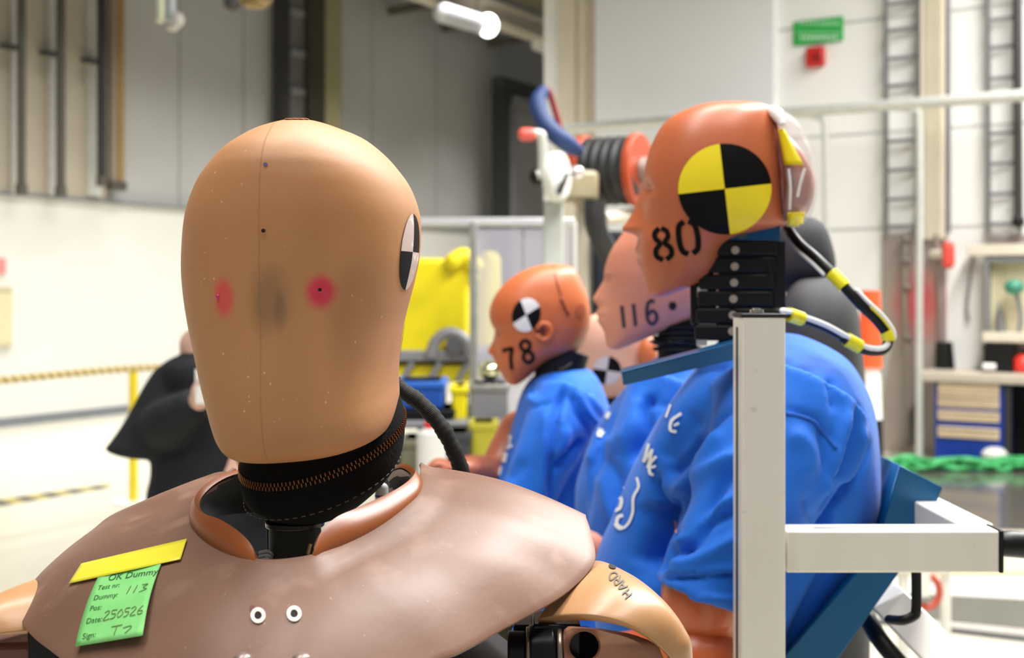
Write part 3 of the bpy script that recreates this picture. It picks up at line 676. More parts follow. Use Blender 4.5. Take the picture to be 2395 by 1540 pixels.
# small gear table carrying the clutter beneath and before the machine
TY = 5.2
t = thing('gear_cart', P(1060, 1100, TY), 'low grey cart crowded with gear behind the black cable', 'cart')
zt = P(1000, 985, TY).z
a = P(900, 985, TY); b = P(1190, 985, TY)
mb = MB(); mb.obox((a.x, TY-.05, zt-.03), (b.x-a.x, 0, 0), (0, .55, 0), (0, 0, .03)); mb.build('tray', m_mg, t, mods=[BEV(.006)])
mb = MB(); mb.obox((a.x, TY-.05, .3), (b.x-a.x, 0, 0), (0, .55, 0), (0, 0, .03)); mb.build('tray', m_mg, t, mods=[BEV(.006)])
for x in (905, 1180):
    for dy in (0, .45):
        p = P(x, 985, TY); mb = MB(); mb.cyl((p.x, TY+dy, .07), (p.x, TY+dy, zt-.03), .02, n=12); mb.build('leg', m_darksteel, t)
        mb = MB(); mb.cyl((p.x-.02, TY+dy, .06), (p.x+.02, TY+dy, .06), .06, n=18); mb.build('caster', m_blackrub, t)
crate('crate', 925, 893, 1036, 960, TY+.05, .3, m_bx, 'blue crate on the gear cart beside the brown head', 'crate', mat('crate_rim', (44, 104, 200), .4))
crate('tool_case', 925, 960, 1060, 984, TY+.02, .34, m_black, 'flat black case under the blue crate', 'case')
crate('yellow_case', 1056, 905, 1092, 984, TY+.1, .25, m_yel, 'small yellow case beside the blue crate', 'case')
crate('grey_case', 1098, 900, 1188, 984, TY+.12, .25, m_mg, 'grey metal case at the end of the gear cart', 'case', m_galv)
t = thing('work_lamp', P(1146, 866, TY+.2), 'shiny round work lamp on the grey case', 'lamp')
mb = MB(); mb.ell(P(1146, 866, TY+.2), (.055, .06, .045)); mb.build('reflector', mat('chrome', (235, 232, 190), .12, .9), t)
mb = MB(); mb.cyl(P(1146, 900, TY+.22), P(1146, 880, TY+.22), .03, n=14); mb.build('stand', m_mg, t)
BY = 4.7
t = thing('canister', P(1010, 1085, BY), 'white canister with a red cap standing below the black cable', 'canister')
a = P(1010, 1090, BY); b = P(1010, 1012, BY)
mb = MB(); mb.tube([Vector((a.x, BY, .58)), Vector((a.x, BY, a.z)), b, P(1010, 1000, BY)], [.06, .06, .06, .025], 20); mb.build('body', m_white, t)
mb = MB(); mb.cyl(P(1010, 1004, BY), P(1010, 986, BY), .03, n=16); mb.build('cap', mat('cap_red', (226, 50, 40), .4), t)
crate('parts_bin', 1040, 1015, 1098, 1258, BY+.1, .25, mat('bin_dark', (62, 66, 72), .5), 'dark grey bin beside the white canister', 'bin')
crate('parts_bin', 936, 1030, 988, 1258, BY+.1, .25, mat('bin_olive', (120, 118, 96), .5), 'olive bin left of the white canister', 'bin')
crate('parts_bin', 1100, 990, 1160, 1230, BY+.25, .2, mat('bin_yellow', (206, 196, 60), .5), 'dull yellow bin behind the brown forearm', 'bin')
t = thing('gear_shelf', Vector((P(1040, 1130, BY).x, BY, 0)), 'low bench under the white canister and the bins', 'bench')
zb = .56; a = P(925, 1130, BY); b = P(1175, 1130, BY)
mb = MB(); mb.obox((a.x, BY-.12, zb-.02), (b.x-a.x, 0, 0), (0, .55, 0), (0, 0, .03)); mb.build('top', m_galv, t)
for x in (a.x, b.x-.04): 
    mb = MB(); mb.obox((x, BY-.1, 0), (.04, 0, 0), (0, .5, 0), (0, 0, zb-.02)); mb.build('leg', m_darksteel, t)
# ---------------------------------------------------------------- person in black
m_skin = mat('skin', (222, 178, 158), .5, var=.05); m_cloth = mat('black_jersey', (17, 18, 25), .85, var=.2, vs=14, bump=.25, bs=70)
PY = 3.3
def pp(x, y, dy=0): return P(x, y, PY+dy)
ft = Vector((pp(540, 1100).x, PY, 0))
t = thing('person', ft, 'person in loose black top, arm bent, half hidden behind the brown head', 'person')
mb = MB()
hip = Vector((ft.x, PY, .88)); neck = Vector((pp(520, 815).x, PY, 1.41))
hc = Vector((pp(512, 700).x, PY, 1.54))
mb.ell(hc, (.075, .095, .115), 24, 16); mb.ell(hc+Vector((-.005, -.06, -.06)), (.05, .05, .055)); mb.ell(hc+Vector((0, -.098, -.015)), (.012, .018, .022))
for s_ in (-1, 1): mb.ell(hc+Vector((.077*s_, 0, -.01)), (.012, .02, .03))
mb.tube([neck-UP*.06, neck+UP*.03, hc-UP*.06], [.075, .056, .055], 16, round_=True)
mb.tube([neck-UP*.06+Vector((-.02, 0, 0)), Vector((pp(456, 812).x, PY+.02, 1.395))], [.06, .05], 14, round_=True)
for s_ in (-1, 1):
    mb.tube([hip+Vector((.09*s_, 0, 0)), Vector((ft.x+.1*s_, PY-.02, .48)), Vector((ft.x+.1*s_, PY+.02, .09))], [.095, .06, .045], 16, round_=True, sub=5)
    mb.tube([Vector((ft.x+.1*s_, PY+.04, .04)), Vector((ft.x+.11*s_, PY-.13, .03))], [.042, .035], 12, round_=True)
mb.tube([hip, Vector((ft.x, PY, 1.12)), neck-UP*.12], [.15, .14, .13], 18, round_=True, sub=4)
# the bent arm: shoulder, elbow, wrist
sh, el, wr = pp(438, 872), pp(330, 1016, -.04), pp(452, 948, -.20)
mb.tube([sh, el], [.055, .042], 14, round_=True, sub=4); mb.tube([el, wr, pp(474, 925, -.24)], [.04, .028, .026], 14, round_=True, sub=4)
sh2 = Vector((ft.x+.19, PY, 1.33)); mb.tube([sh2, Vector((ft.x+.24, PY, 1.07)), Vector((ft.x+.12, PY-.2, 1.08))], [.055, .042, .03], 14, round_=True, sub=4)
mb.build('body', m_skin, t, mods=REM(.008, 4))
# hand with fingers round a white card
mb = MB(); hp_ = pp(470, 920, -.245); mb.ell(hp_, (.026, .018, .034))
for k in range(4):
    b = hp_+Vector((.012+.002*k, -.008, .022-.015*k)); mb.tube([b, b+Vector((.03, -.014, .006)), b+Vector((.048-.004*abs(k-1), .0, .004)), b+Vector((.042-.004*abs(k-1), .014, .0))], [.009, .0085, .008, .007], 8, round_=True, sub=3)
mb.tube([hp_+Vector((-.002, -.012, .026)), hp_+Vector((.02, -.02, .048)), hp_+Vector((.036, -.014, .052))], [.011, .0095, .008], 8, round_=True, sub=3)
mb.build('hand', m_skin, t, mods=[dict(type='SMOOTH', iterations=2, factor=.5)])
# loose top
mb = MB()
tors = [(818, 470, 560, .06), (836, 405, 680, .11), (868, 372, 745, .13), (940, 392, 730, .14), (1010, 376, 715, .14), (1075, 354, 705, .14), (1120, 350, 705, .14), (1170, 340, 710, .15), (1290, 336, 712, .15), (1400, 340, 712, .15)]
pb = Prof(540, PY); mb.loft(pb.rings(tors, n=48, k=4, p=2.4))
ps_ = Prof(400, PY-.03); mb.loft(ps_.rings([(824, 430, 470, .02), (842, 398, 490, .05), (862, 366, 500, .065), (900, 338, 505, .08), (980, 294, 490, .09), (1035, 257, 470, .09), (1050, 245, 450, .088), (1060, 258, 430, .08), (1068, 285, 400, .06), (1073, 310, 370, .03)], n=40, k=4, p=2.2))
mb.tube([pp(345, 1010, -.05), pp(400, 985, -.14), pp(448, 955, -.19)], [.06, .066, .05], 16, round_=True, sub=5)
mb.tube([sh2, Vector((ft.x+.25, PY, 1.05))], [.085, .08], 16, round_=True); mb.tube([Vector((ft.x+.25, PY, 1.07)), Vector((ft.x+.13, PY-.18, 1.08))], [.07, .055], 16, round_=True)
mb.build('top', m_cloth, t, mods=REM(.009, 2))
mb = MB()
for s_ in (-1, 1): mb.tube([hip+Vector((.09*s_, 0, .04)), Vector((ft.x+.1*s_, PY-.02, .48)), Vector((ft.x+.1*s_, PY+.02, .1))], [.125, .085, .075], 16, round_=True, sub=5)
mb.tube([hip-UP*.02, hip+UP*.12], [.16, .15], 18, round_=True); mb.build('trousers', m_cloth, t, mods=REM(.014, 4))
mb = MB(); mb.ell(hc+Vector((0, .02, .03)), (.085, .1, .1)); mb.ell(hc+Vector((0, .06, -.04)), (.07, .06, .09)); mb.build('hair', mat('dark_hair', (52, 40, 32), .6), t)
mb = MB(); mb.box(pp(484, 905, -.262), (.06, .006, .09)); tag(mb.build('card', m_white, mods=[BEV(.002)]), 'white card in the hand of the person in black', 'card')
# ---------------------------------------------------------------- brown dummy
YS = .79; MP = YS/FPX
HC = Vector(((704-CX)*MP, YS, 0)); PHI = math.radians(4.5)
HR = Vector((math.cos(PHI), -math.sin(PHI), 0)); HF = Vector((-math.sin(PHI), -math.cos(PHI), 0))
dm = thing('crash_test_dummy', (HC.x, .80, .9), 'featureless brown dummy with pink cheek spots, wearing a brown chest bib', 'crash test dummy', 'crash test dummies')
hrows = [(294.6, 5, 26.6, .008, .008), (296.5, 36, 26.6, .03, .03), (301.2, 56, 26.6, .045, .046), (313.3, 90, 25.6, .06, .062), (330, 130, 23.8, .072, .075), (363.5, 175.5, 19.3, .086, .09), (398, 207, 18, .093, .098), (427.8, 230, 16.4, .0955, .102), (460.4, 246, 15.6, .097, .105), (501.4, 259, 14.2, .098, .106), (544, 264, 11.9, .098, .106), (602, 264.2, 8, .097, .105), (649, 259.6, 3.6, .096, .102), (702, 249.5, .6, .095, .099), (754, 237, .4, .094, .095), (807, 225, 4, .093, .09), (860, 214, 9, .092, .086), (910, 205, 16, .0905, .081), (945, 201, 22, .089, .077), (978, 195, 27, .086, .073), (1003, 185, 30, .081, .067), (1017, 170, 31, .073, .058), (1024, 140, 32, .06, .046), (1027, 64, 32, .028, .02)]
rings = []
for y, wp, cx_, bf, bb in catl(hrows, 6):
    z = H-(y-HY)*MP; wv = max(wp, 1)*MP; ring = []
    bl = max(0, min(1, (y-640)/350)); bl = bl*bl*(3-2*bl); pw = 2.12+.35*bl
    ox = cx_*MP
    for j in range(112):
        a = 2*math.pi*j/112; c, s_ = math.cos(a), math.sin(a)
        u = wv*math.copysign(abs(s_)**(2/pw), s_); d = (bf if c > 0 else bb)*math.copysign(abs(c)**(2/pw), c)
        q = HC+HR*(u+ox)+HF*d; q.z = z+bl*(.085*u-.11*d)
        ring.append(q)
    rings.append(ring)
sk = NT('brown_vinyl_skin'); so = OFF[dm.name]
base = sk.mix(sk.rng(sk.noise(7, 4), .3, .7), lin((190, 138, 93)), lin((180, 126, 83)))
base = sk.mix(sk.rng(sk.noise(22, 5, stretch=(1, 1, .12)), .55, .75, 0, .22), base, lin((150, 98, 68)))
HEADTREE = None
head_mb = MB(); head_mb.loft(rings)
head = head_mb.build('head', sk.m, dm, smooth=60)
ht = bvh([head])
def local(x, y): p = hit(ht, x, y, 0); return tuple(p-so)
for (x, y, rx, ry, col, st) in ((523, 697, 27, 45, (214, 66, 74), .8), (752, 683, 36, 40, (206, 40, 78), .92)):
    l_ = local(x, y); D = sk.dist(l_, (1/(rx*MP*.92), .6/(rx*MP), 1/(ry*MP*.92)), .5, 90)
    base = sk.mix(sk.rng(D, .55, 1.22, st, 0), base, lin(col))
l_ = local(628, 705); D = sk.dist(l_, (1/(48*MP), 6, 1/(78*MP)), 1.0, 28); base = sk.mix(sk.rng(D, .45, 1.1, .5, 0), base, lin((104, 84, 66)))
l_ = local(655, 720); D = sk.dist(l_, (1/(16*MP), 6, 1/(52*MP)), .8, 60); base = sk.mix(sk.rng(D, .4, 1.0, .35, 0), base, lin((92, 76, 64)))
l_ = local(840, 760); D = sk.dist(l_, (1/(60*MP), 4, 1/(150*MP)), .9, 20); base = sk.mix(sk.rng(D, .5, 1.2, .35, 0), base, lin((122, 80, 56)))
# pale specks, then a broad paler patch on the crown
v = sk.n('ShaderNodeTexVoronoi'); v.inputs['Scale'].default_value = 130; sk.l(sk.obj(), v.inputs['Vector'])
spk = sk.math('MULTIPLY', sk.rng(v.outputs['Distance'], .05, .11, 1, 0), sk.rng(sk.noise(26, 2), .54, .58))
base = sk.mix(sk.math('MULTIPLY', spk, .6), base, lin((232, 208, 176)))
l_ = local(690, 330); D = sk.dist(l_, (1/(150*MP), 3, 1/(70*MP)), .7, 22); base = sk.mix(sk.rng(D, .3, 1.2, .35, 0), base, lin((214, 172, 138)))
# mould seam down the middle
cl = HC-so; dv = sk.n('ShaderNodeVectorMath', operation='SUBTRACT'); sk.l(sk.obj(), dv.inputs[0]); dv.inputs[1].default_value = (cl.x, cl.y, 0)
dp = sk.n('ShaderNodeVectorMath', operation='DOT_PRODUCT'); sk.l(dv.outputs[0], dp.inputs[0]); dp.inputs[1].default_value = tuple(HR)
seam = sk.math('SUBTRACT', dp.outputs['Value'], sk.math('MULTIPLY', sk.math('SUBTRACT', sk.noise(9, 1), .5), .006))
dpf = sk.n('ShaderNodeVectorMath', operation='DOT_PRODUCT'); sk.l(dv.outputs[0], dpf.inputs[0]); dpf.inputs[1].default_value = tuple(HF)
front = sk.rng(dpf.outputs['Value'], .0, .01)
line = sk.math('MULTIPLY', sk.rng(sk.math('ABSOLUTE', seam), .0003, .0009, 1, 0), front)
base = sk.mix(sk.math('MULTIPLY', line, .22), base, lin((126, 80, 52)))
sk.color(base); sk.b.inputs['Roughness'].default_value = .55; sk.b.inputs['Specular IOR Level'].default_value = .36
sk.b.inputs['Subsurface Weight'].default_value = .0
sk.bump(sk.noise(420, 2), .10, .0006); sk.bump(sk.rng(seam, -.0006, .0006), .25, .0008)
m_target_w = NT('target_white'); m_target_w.color(m_target_w.mix(m_target_w.rng(m_target_w.noise(160, 4), .6, .7), lin((206, 184, 180)), lin((240, 236, 232)))); m_target_w = m_target_w.m
m_black_ink = mat('black_ink', (14, 14, 15), .6, spec=.12); m_yel_ink = mat('yellow_sticker', (250, 226, 30), .5, var=.03)
m_darkhole = mat('dark_hole', (18, 12, 10), .8)
# side target, laid on from the side
def sidepatch(d0, z0, rd, rz, grid, lift=.0006, sect=None):
    mb = MB(); t = ht[0]
    for a0, a1, mi in sect:
        rows = []
        for i in range(9):
            r = i/8; row = []
            for j in range(17):
                a = math.radians(a0+(a1-a0)*j/16)
                o = HC+HR*.3+HF*(d0+rd*r*math.cos(a)); o.z = z0+rz*r*math.sin(a)
                loc, nor, i_, ds = t.ray_cast(o, -HR)
                if loc is None: loc = HC+HR*.04+HF*(d0); loc.z = z0; nor = HR
                row.append(loc+nor*lift)
            rows.append(row)
        mb.loft(rows, closed=False, mi=mi)
    return mb
def findd(px, z0):
    best = None
    for k in range(-70, 80):
        d = k*.001; o = HC+HR*.3+HF*d; o.z = z0; loc, nor, i_, ds = ht[0].ray_cast(o, -HR)
        if loc is None: continue
        # only the side the eye can see
        if nor.dot(EYE-loc) < 0: continue
        e = abs(topx(loc)[0]-px)
        if best is None or e < best[0]: best = (e, d)
    return best[1]
z0 = H-(592-HY)*MP*1.0; d0 = findd(964, z0)
sidepatch(d0, z0, .0215, .0248, 0, sect=[(0, 90, 0), (90, 180, 1), (180, 270, 0), (270, 360, 1)]).build('target_sticker', [m_target_w, m_black_ink], dm, recalc=False)
z1 = H-(803-HY)*MP; d1 = findd(941, z1)
sidepatch(d1, z1, .006, .0135, 0, sect=[(0, 360, 0)]).build('ear_hole', mat('ear_hole_brown', (70, 34, 20), .7), dm, recalc=False)
mb = MB(); disc(mb, ht, 621, 385, 5.5, 4.5, 20, lift=.0003); mb.build('ink_dot', mat('blue_ink', (84, 80, 120), .5), dm, recalc=False)
for x, y, r, m_ in ((616, 540, 4.5, m_darkhole), (748, 678, 4, m_darkhole)):
    mb = MB(); disc(mb, ht, x, y, r, r*1.05, lift=.0004); h_ = mb.build('pin_hole', m_, dm, recalc=False)
    c = hit(ht, x, y, .0003); n_ = (EYE-c).normalized(); uu = n_.orthogonal().normalized(); vv = n_.cross(uu)
    mb = MB(); mb.tube([c+(uu*math.cos(a)+vv*math.sin(a))*(r+1.2)*MP for a in [math.pi*k/9 for k in range(18)]], .0004, 6, closed=True); mb.build('hole_rim', sk.m, h_)
mb = MB(); c = hit(ht, 510, 694, .0); mb.ell(c, (.0015, .0012, .0015), 14, 8); mb.build('cheek_pin', mat('pink_pin', (196, 40, 110), .15), dm)
# little torn slit on the crown
mb = MB()
for k in range(7):
    a = hit(ht, 640+12*k, 281-.4*min(k, 4), .0002); 
    if a: mb.ell(a, (.0030, .003, .0005), 10, 6)
mb.build('crown_plug', mat('crown_orange', (186, 118, 78), .6), dm)
# neck shroud with zip
m_fab = mat('black_fabric', (12, 11, 11), .9, var=.15, bump=.5, bs=500, spec=.15)
NCx, NCy = (756-CX)*.8/FPX, .80
def nring(z0, r, n=96, k=1.0):
    out = []
    for j in range(n):
        a = 2*math.pi*j/n; x, y = r*math.cos(a), r*math.sin(a)*1.0
        out.append(Vector((NCx+x, NCy+y, z0+k*(.26*x+.33*y))))
    return out
ZZ = 1.4475
prof = [(.022, .049), (.013, .0525), (.006, .0545), (.0, .0553), (-.006, .0552), (-.012, .0548), (-.020, .053), (-.027, .049), (-.034, .042), (-.040, .034), (-.044, .028)]
mb = MB(); mb.loft([nring(ZZ+a+(.0), r, k=1-.25*max(0, -a)/.044) for a, r in catl(prof, 4)], cap0=True, cap1=True)
shr = mb.build('neck_shroud', m_fab, dm, smooth=60)
m_cop = mat('copper_zip', (156, 98, 44), .32, .85)
mb = MB(); N = 250
rr = nring(ZZ, .0557, N)
for j, c in enumerate(rr):
    nrm = Vector((c.x-NCx, c.y-NCy, 0)).normalized(); tg = (rr[(j+1) % N]-rr[j-1]).normalized(); up = nrm.cross(tg)
    if up.z < 0: up = -up
    s_ = 1 if j % 2 else -1
    o = c+up*(s_*.0013)-nrm*.0004; mb.obox(o-tg*.00034-up*.0012, tg*.00068, up*.0024, nrm*.0011)
mb.build('zipper', m_cop, shr, smooth=0)
mb = MB(); rr = nring(ZZ-.0225, .0528, 120); 
for j in range(0, 120): 
    if j % 2 == 0: mb.cyl(rr[j], rr[(j+1) % 120], .00035, n=6)
mb.build('stitching', mat('grey_thread', (90, 88, 84), .7), shr)
# mechanical neck below
m_blackmet = mat('black_metal', (24, 24, 27), .28, .5)
NX, NY_ = (690-CX)*.785/FPX, .785
def nz(y): return H-(y-HY)*.785/FPX
mb = MB(); mb.cyl((NX, NY_, nz(1000)), (NX, NY_, nz(1330)), .0172, n=32); neck = mb.build('neck', m_blackrub, dm)
mb = MB(); mb.cyl((NX, NY_, nz(1216)), (NX, NY_, nz(1232)), .0195, n=40); mb.build('neck_disc', mat('bright_black', (60, 58, 56), .25, .8), neck, mods=[BEV(.0012, 3)])
mb = MB(); mb.cyl((NX, NY_, nz(1292)), (NX, NY_, nz(1330)), .0178, n=40); mb.cyl((NX, NY_, nz(1300)), (NX, NY_, nz(1308)), .0192, n=40); mb.build('neck_flange', mat('worn_black_metal', (78, 77, 76), .25, .8), neck, mods=[BEV(.0012, 3)])
mb = MB(); mb.box((NX-.0175, NY_+.012, nz(1250)), (.004, .02, .05)); mb.build('side_plate', mat('navy_plate', (40, 40, 62), .35, .4), neck, mods=[BEV(.0008)])
mb = MB()
for k in range(3): mb.tube([P(607, 1294+9*k, .775), P(628, 1290+9*k, .77), P(642, 1306+8*k, .775), P(646, 1330, .78)], .0011, 8, sub=6)
mb.build('sensor_wires', mat('grey_wire', (150, 150, 158), .35, .3), neck)
mb = MB()
for x0, y0, x1, y1 in ((722, 1188, 718, 1208), (726, 1272, 720, 1296)):
    mb.cyl(P(x0, y0, .762), P(x1, y1, .762), .0013, n=10)
mb.build('braided_wire', mat('brass_braid', (160, 130, 90), .4, .7), neck)
# white sensor cap
mb = MB(); a = P(893, 1156, .82); mb.cyl(a-UP*.012, a+UP*.004, .0046, n=20); mb.ell(a+UP*.004, (.0046, .0046, .004), 18, 10); sc = mb.build('sensor', mat('sensor_white', (230, 230, 232), .3), dm)
mb = MB(); mb.cyl(a-UP*.0018, a-UP*.0004, .00485, n=20); mb.ell(a+Vector((-.001, -.0042, .006)), (.0014, .0008, .001), 10, 6); mb.build('sensor_band', mat('sensor_blue', (110, 112, 150), .4), sc)
mb = MB(); mb.obox(P(847, 1162, .80), (.0035, 0, .001), (0, .002, 0), (.0008, 0, .007)); mb.build('white_label', m_white, neck)
# collar flaps
m_col = NT('collar_vinyl'); m_col.color(m_col.mix(m_col.rng(m_col.noise(14, 3), .3, .7), lin((150, 84, 42)), lin((138, 74, 36)))); m_col.b.inputs['Roughness'].default_value = .36; m_col.bump(m_col.noise(90, 2), .05); m_col = m_col.m
m_inner_shade = mat('inner_shade_black', (16, 13, 12), .7)  # black skin that paints the shade inside the collar flaps
def flap(name, top, bot):
    T = [P(*q) for q in top]; B = [P(*q) for q in bot]
    T = cat(T, 7); B = cat(B, 7); n = min(len(T), len(B)); T, B = T[:n], B[:n]
    cx = Vector(((716-CX)*.78/FPX, .79, 0)); rows = []
    for k in range(8):
        f = k/7; rows.append([])
        for a, b in zip(B, T):
            q = a.lerp(b, f); o = Vector((q.x-cx.x, q.y-cx.y, 0)); rows[-1].append(q+o.normalized()*(.004*math.sin(math.pi*f)*min(1, (b-a).length/.02)))
    mb = MB(); mb.loft(rows, closed=False); f_ = mb.build(name, m_col, dm, smooth=80, mods=[SOL(.0042, 0), BEV(.0016, 3)])
    mb = MB(); mb.loft([[p+(Vector((cx.x, cx.y, p.z))-p).normalized()*.0024-UP*.0022*(k_ == 7) for p in r] for k_, r in enumerate(rows)], closed=False); mb.build('flap_inner_shade', m_inner_shade, f_, smooth=80)
    return f_
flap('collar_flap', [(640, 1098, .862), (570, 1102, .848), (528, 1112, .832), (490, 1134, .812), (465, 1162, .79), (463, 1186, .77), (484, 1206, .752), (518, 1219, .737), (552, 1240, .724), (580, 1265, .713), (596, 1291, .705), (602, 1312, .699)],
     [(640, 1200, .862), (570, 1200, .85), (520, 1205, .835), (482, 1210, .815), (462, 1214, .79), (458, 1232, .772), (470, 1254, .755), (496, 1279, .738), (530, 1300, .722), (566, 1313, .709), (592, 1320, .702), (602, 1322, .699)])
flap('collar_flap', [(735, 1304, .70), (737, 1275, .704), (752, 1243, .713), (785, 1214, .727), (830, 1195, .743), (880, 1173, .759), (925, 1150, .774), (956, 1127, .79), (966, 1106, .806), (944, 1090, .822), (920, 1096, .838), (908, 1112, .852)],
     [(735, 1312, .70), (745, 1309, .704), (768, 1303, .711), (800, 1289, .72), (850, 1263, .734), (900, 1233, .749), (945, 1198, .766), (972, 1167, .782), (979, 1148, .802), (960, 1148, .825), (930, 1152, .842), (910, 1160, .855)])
# chest bib
bibp = [((548, 1104, .862), (470, 1122, .872)), ((520, 1132, .847), (400, 1146, .872)), ((490, 1162, .827), (270, 1200, .866)), ((468, 1192, .806), (215, 1240, .856)), ((457, 1214, .786), (150, 1290, .836)), ((458, 1236, .771), (85, 1352, .80)), ((470, 1256, .755), (54, 1405, .775)), ((496, 1281, .738), (50, 1452, .752)), ((530, 1302, .722), (78, 1492, .73)), ((570, 1315, .708), (145, 1545, .70)), ((604, 1323, .698), (300, 1680, .64)), ((650, 1324, .695), (500, 1780, .61)), ((700, 1318, .697), (680, 1800, .60)), ((735, 1311, .70), (850, 1720, .62)), ((770, 1302, .708), (1000, 1562, .66)), ((800, 1289, .718), (1080, 1526, .675)), ((850, 1264, .733), (1180, 1471, .70)), ((900, 1234, .748), (1290, 1411, .725)), ((945, 1199, .765), (1345, 1371, .745)), ((972, 1169, .782), (1384, 1328, .765)), ((981, 1142, .802), (1393, 1290, .785)), ((983, 1120, .822), (1373, 1215, .82)), ((984, 1106, .842), (1352, 1198, .832)), ((984, 1098, .852), (1200, 1150, .852)), ((986, 1094, .858), (1050, 1106, .862))]
I = cat([P(*a) for a, b in bibp], 6); O = cat([P(*b) for a, b in bibp], 6)
rows = []
for k in range(25):
    f = k/24; row = []
    for i, (a, b) in enumerate(zip(I, O)):
        q = a.lerp(b, f); L = (b-a).length
        z = .022*L/.2*math.sin(math.pi*f)
        nn = noise.noise(q*13)*.0022*min(1, L/.08)*math.sin(math.pi*min(1, f*1.0))**.5 if 0 < f < 1 else 0
        q = q+Vector((0, -.35*z, z*.75))+UP*nn
        # lip that turns up against the collar
        q.z += .004*max(0, 1-f*6)
        row.append(q)
    rows.append(row)
bb_ = NT('bib_vinyl'); c_ = bb_.mix(bb_.rng(bb_.noise(9, 5), .3, .7), lin((130, 97, 81)), lin((117, 85, 69)))
c_ = bb_.mix(bb_.rng(bb_.noise(30, 5), .58, .72, 0, .35), c_, lin((172, 138, 122)))
c_ = bb_.mix(bb_.rng(bb_.noise(300, 2), .74, .77, 0, .35), c_, lin((208, 186, 170))); bb_.color(c_)
bb_.b.inputs['Roughness'].default_value = .44; bb_.b.inputs['Specular IOR Level'].default_value = .42
bb_.bump(bb_.noise(11, 3), .25, .006); bb_.bump(bb_.noise(260, 3), .08, .0008)
mb = MB(); mb.loft(rows, closed=False); bib = mb.build('chest_bib', bb_.m, dm, smooth=80, mods=[SOL(.0032, -1), BEV(.0009, 2)])
bt = bvh([bib])
m_ey = mat('eyelet_cream', (226, 212, 196), .5)
for x, y in ((604, 1442), (688, 1438)):
    c = hit(bt, x, y, .0006); n_ = (EYE-c).normalized(); uu = n_.cross(UP).normalized(); vv = n_.cross(uu)
    mb = MB(); disc(mb, bt, x, y, 17.5, 18.5, r0=.5, lift=.0005); e_ = mb.build('eyelet', m_ey, bib, mods=[SOL(.0006, 0)], recalc=False)
    mb = MB(); disc(mb, bt, x, y, 10, 10.5, lift=.0004); mb.build('eyelet_hole', m_darkhole, e_, recalc=False)
mb = MB(); disc(mb, bt, 590, 1424, 6, 7, 30, lift=.0003); mb.build('dent', mat('dent_brown', (104, 66, 56), .7), bib, recalc=False)
for x, y in ((568, 1539), (705, 1539)):
    c = hit(bt, x, y+6, .0); mb = MB(); mb.ell(c, (.0055, .005, .004), 16, 8); mb.build('rivet', mat('rivet_grey', (140, 124, 116), .35, .4), bib)
# trunk under the bib
mb = MB()
tr = [(.0, 1.36, .05, .045), (.0, 1.335, .11, .075), (.0, 1.30, .145, .088), (0, 1.2, .15, .10), (0, 1.0, .145, .105), (0, .9, .15, .11)]
tc = Vector(((710-CX)*.78/FPX, .80, 0))
mb.loft([[Vector((tc.x+wx*math.cos(a), tc.y+wy*math.sin(a), z)) for a in [2*math.pi*k/40 for k in range(40)]] for _, z, wx, wy in tr]); mb.build('trunk', mat('trunk_dark', (40, 32, 30), .6), dm)
# shoulder on the right of the picture: shell, joint, clevis
m_flesh = NT('arm_flesh'); m_flesh.color(m_flesh.mix(m_flesh.rng(m_flesh.noise(10, 4), .3, .7), lin((184, 140, 98)), lin((170, 126, 86)))); m_flesh.b.inputs['Roughness'].default_value = .34; m_flesh.bump(m_flesh.noise(120, 3), .06); m_flesh = m_flesh.m
def shell(up, lo, bulge, th, name='upper_arm'):
    U = cat([P(*q) for q in up], 8); Lw = cat([P(*q) for q in lo], 8); n = min(len(U), len(Lw)); U, Lw = U[:n], Lw[:n]; rows = []
    for k in range(17):
        f = k/16; rows.append([a.lerp(b, f)+Vector(bulge)*math.sin(math.pi*f)*min(1, (b-a).length/.05) for a, b in zip(U, Lw)])
    mb = MB(); mb.loft(rows, closed=False); return mb.build(name, m_flesh, dm, smooth=80, mods=[SOL(th, -1), BEV(.002, 3)])
sh_ = shell([(1330, 1330, .83), (1392, 1312, .82), (1440, 1326, .805), (1490, 1355, .795), (1530, 1394, .785), (1565, 1440, .775), (1590, 1490, .77), (1604, 1540, .765), (1608, 1640, .76)],
      [(1255, 1450, .735), (1300, 1441, .73), (1345, 1438, .722), (1400, 1442, .716), (1460, 1458, .713), (1510, 1486, .713), (1550, 1520, .716), (1575, 1556, .72), (1592, 1650, .73)], (.006, -.012, .012), .006)
st_ = bvh([sh_])
mb = MB(); disc(mb, st_, 1432, 1327, 9, 5.5, 15, lift=.0006); mb.build('bolt_hole', m_darkhole, sh_, recalc=False)
mb = MB()
def hw_(cx, cy, strokes, sc, rot): glyph(mb, st_, cx, cy, sc, sc*1.2, rot, strokes, 3.4, .0, .0005)
LH = [[(-.7, .9), (-.6, -.9)], [(.6, .9), (.7, -.9)], [(-.65, 0), (.65, .05)]]
LA = [[(-.8, -.9), (0, .9), (.8, -.9)], [(-.5, -.2), (.5, -.2)]]
LR = [[(-.6, -.9), (-.6, .9), (.5, .6), (.3, .1), (-.5, 0)], [(-.3, 0), (.7, -.9)]]
LDD = [[(-.6, -.9), (-.6, .9), (.4, .6), (.7, 0), (.3, -.7), (-.6, -.9)]]
for ch, x, y in ((LH, 1467, 1390), (LA, 1456, 1372), (LR, 1446, 1359), (LDD, 1434, 1348)): hw_(x, y, ch, 9.5, 235)
mb.build('marker_writing', mat('worn_ink', (92, 84, 74), .6), sh_, recalc=False)
m_brn = mat('clevis_brown', (150, 104, 84), .32, .25)
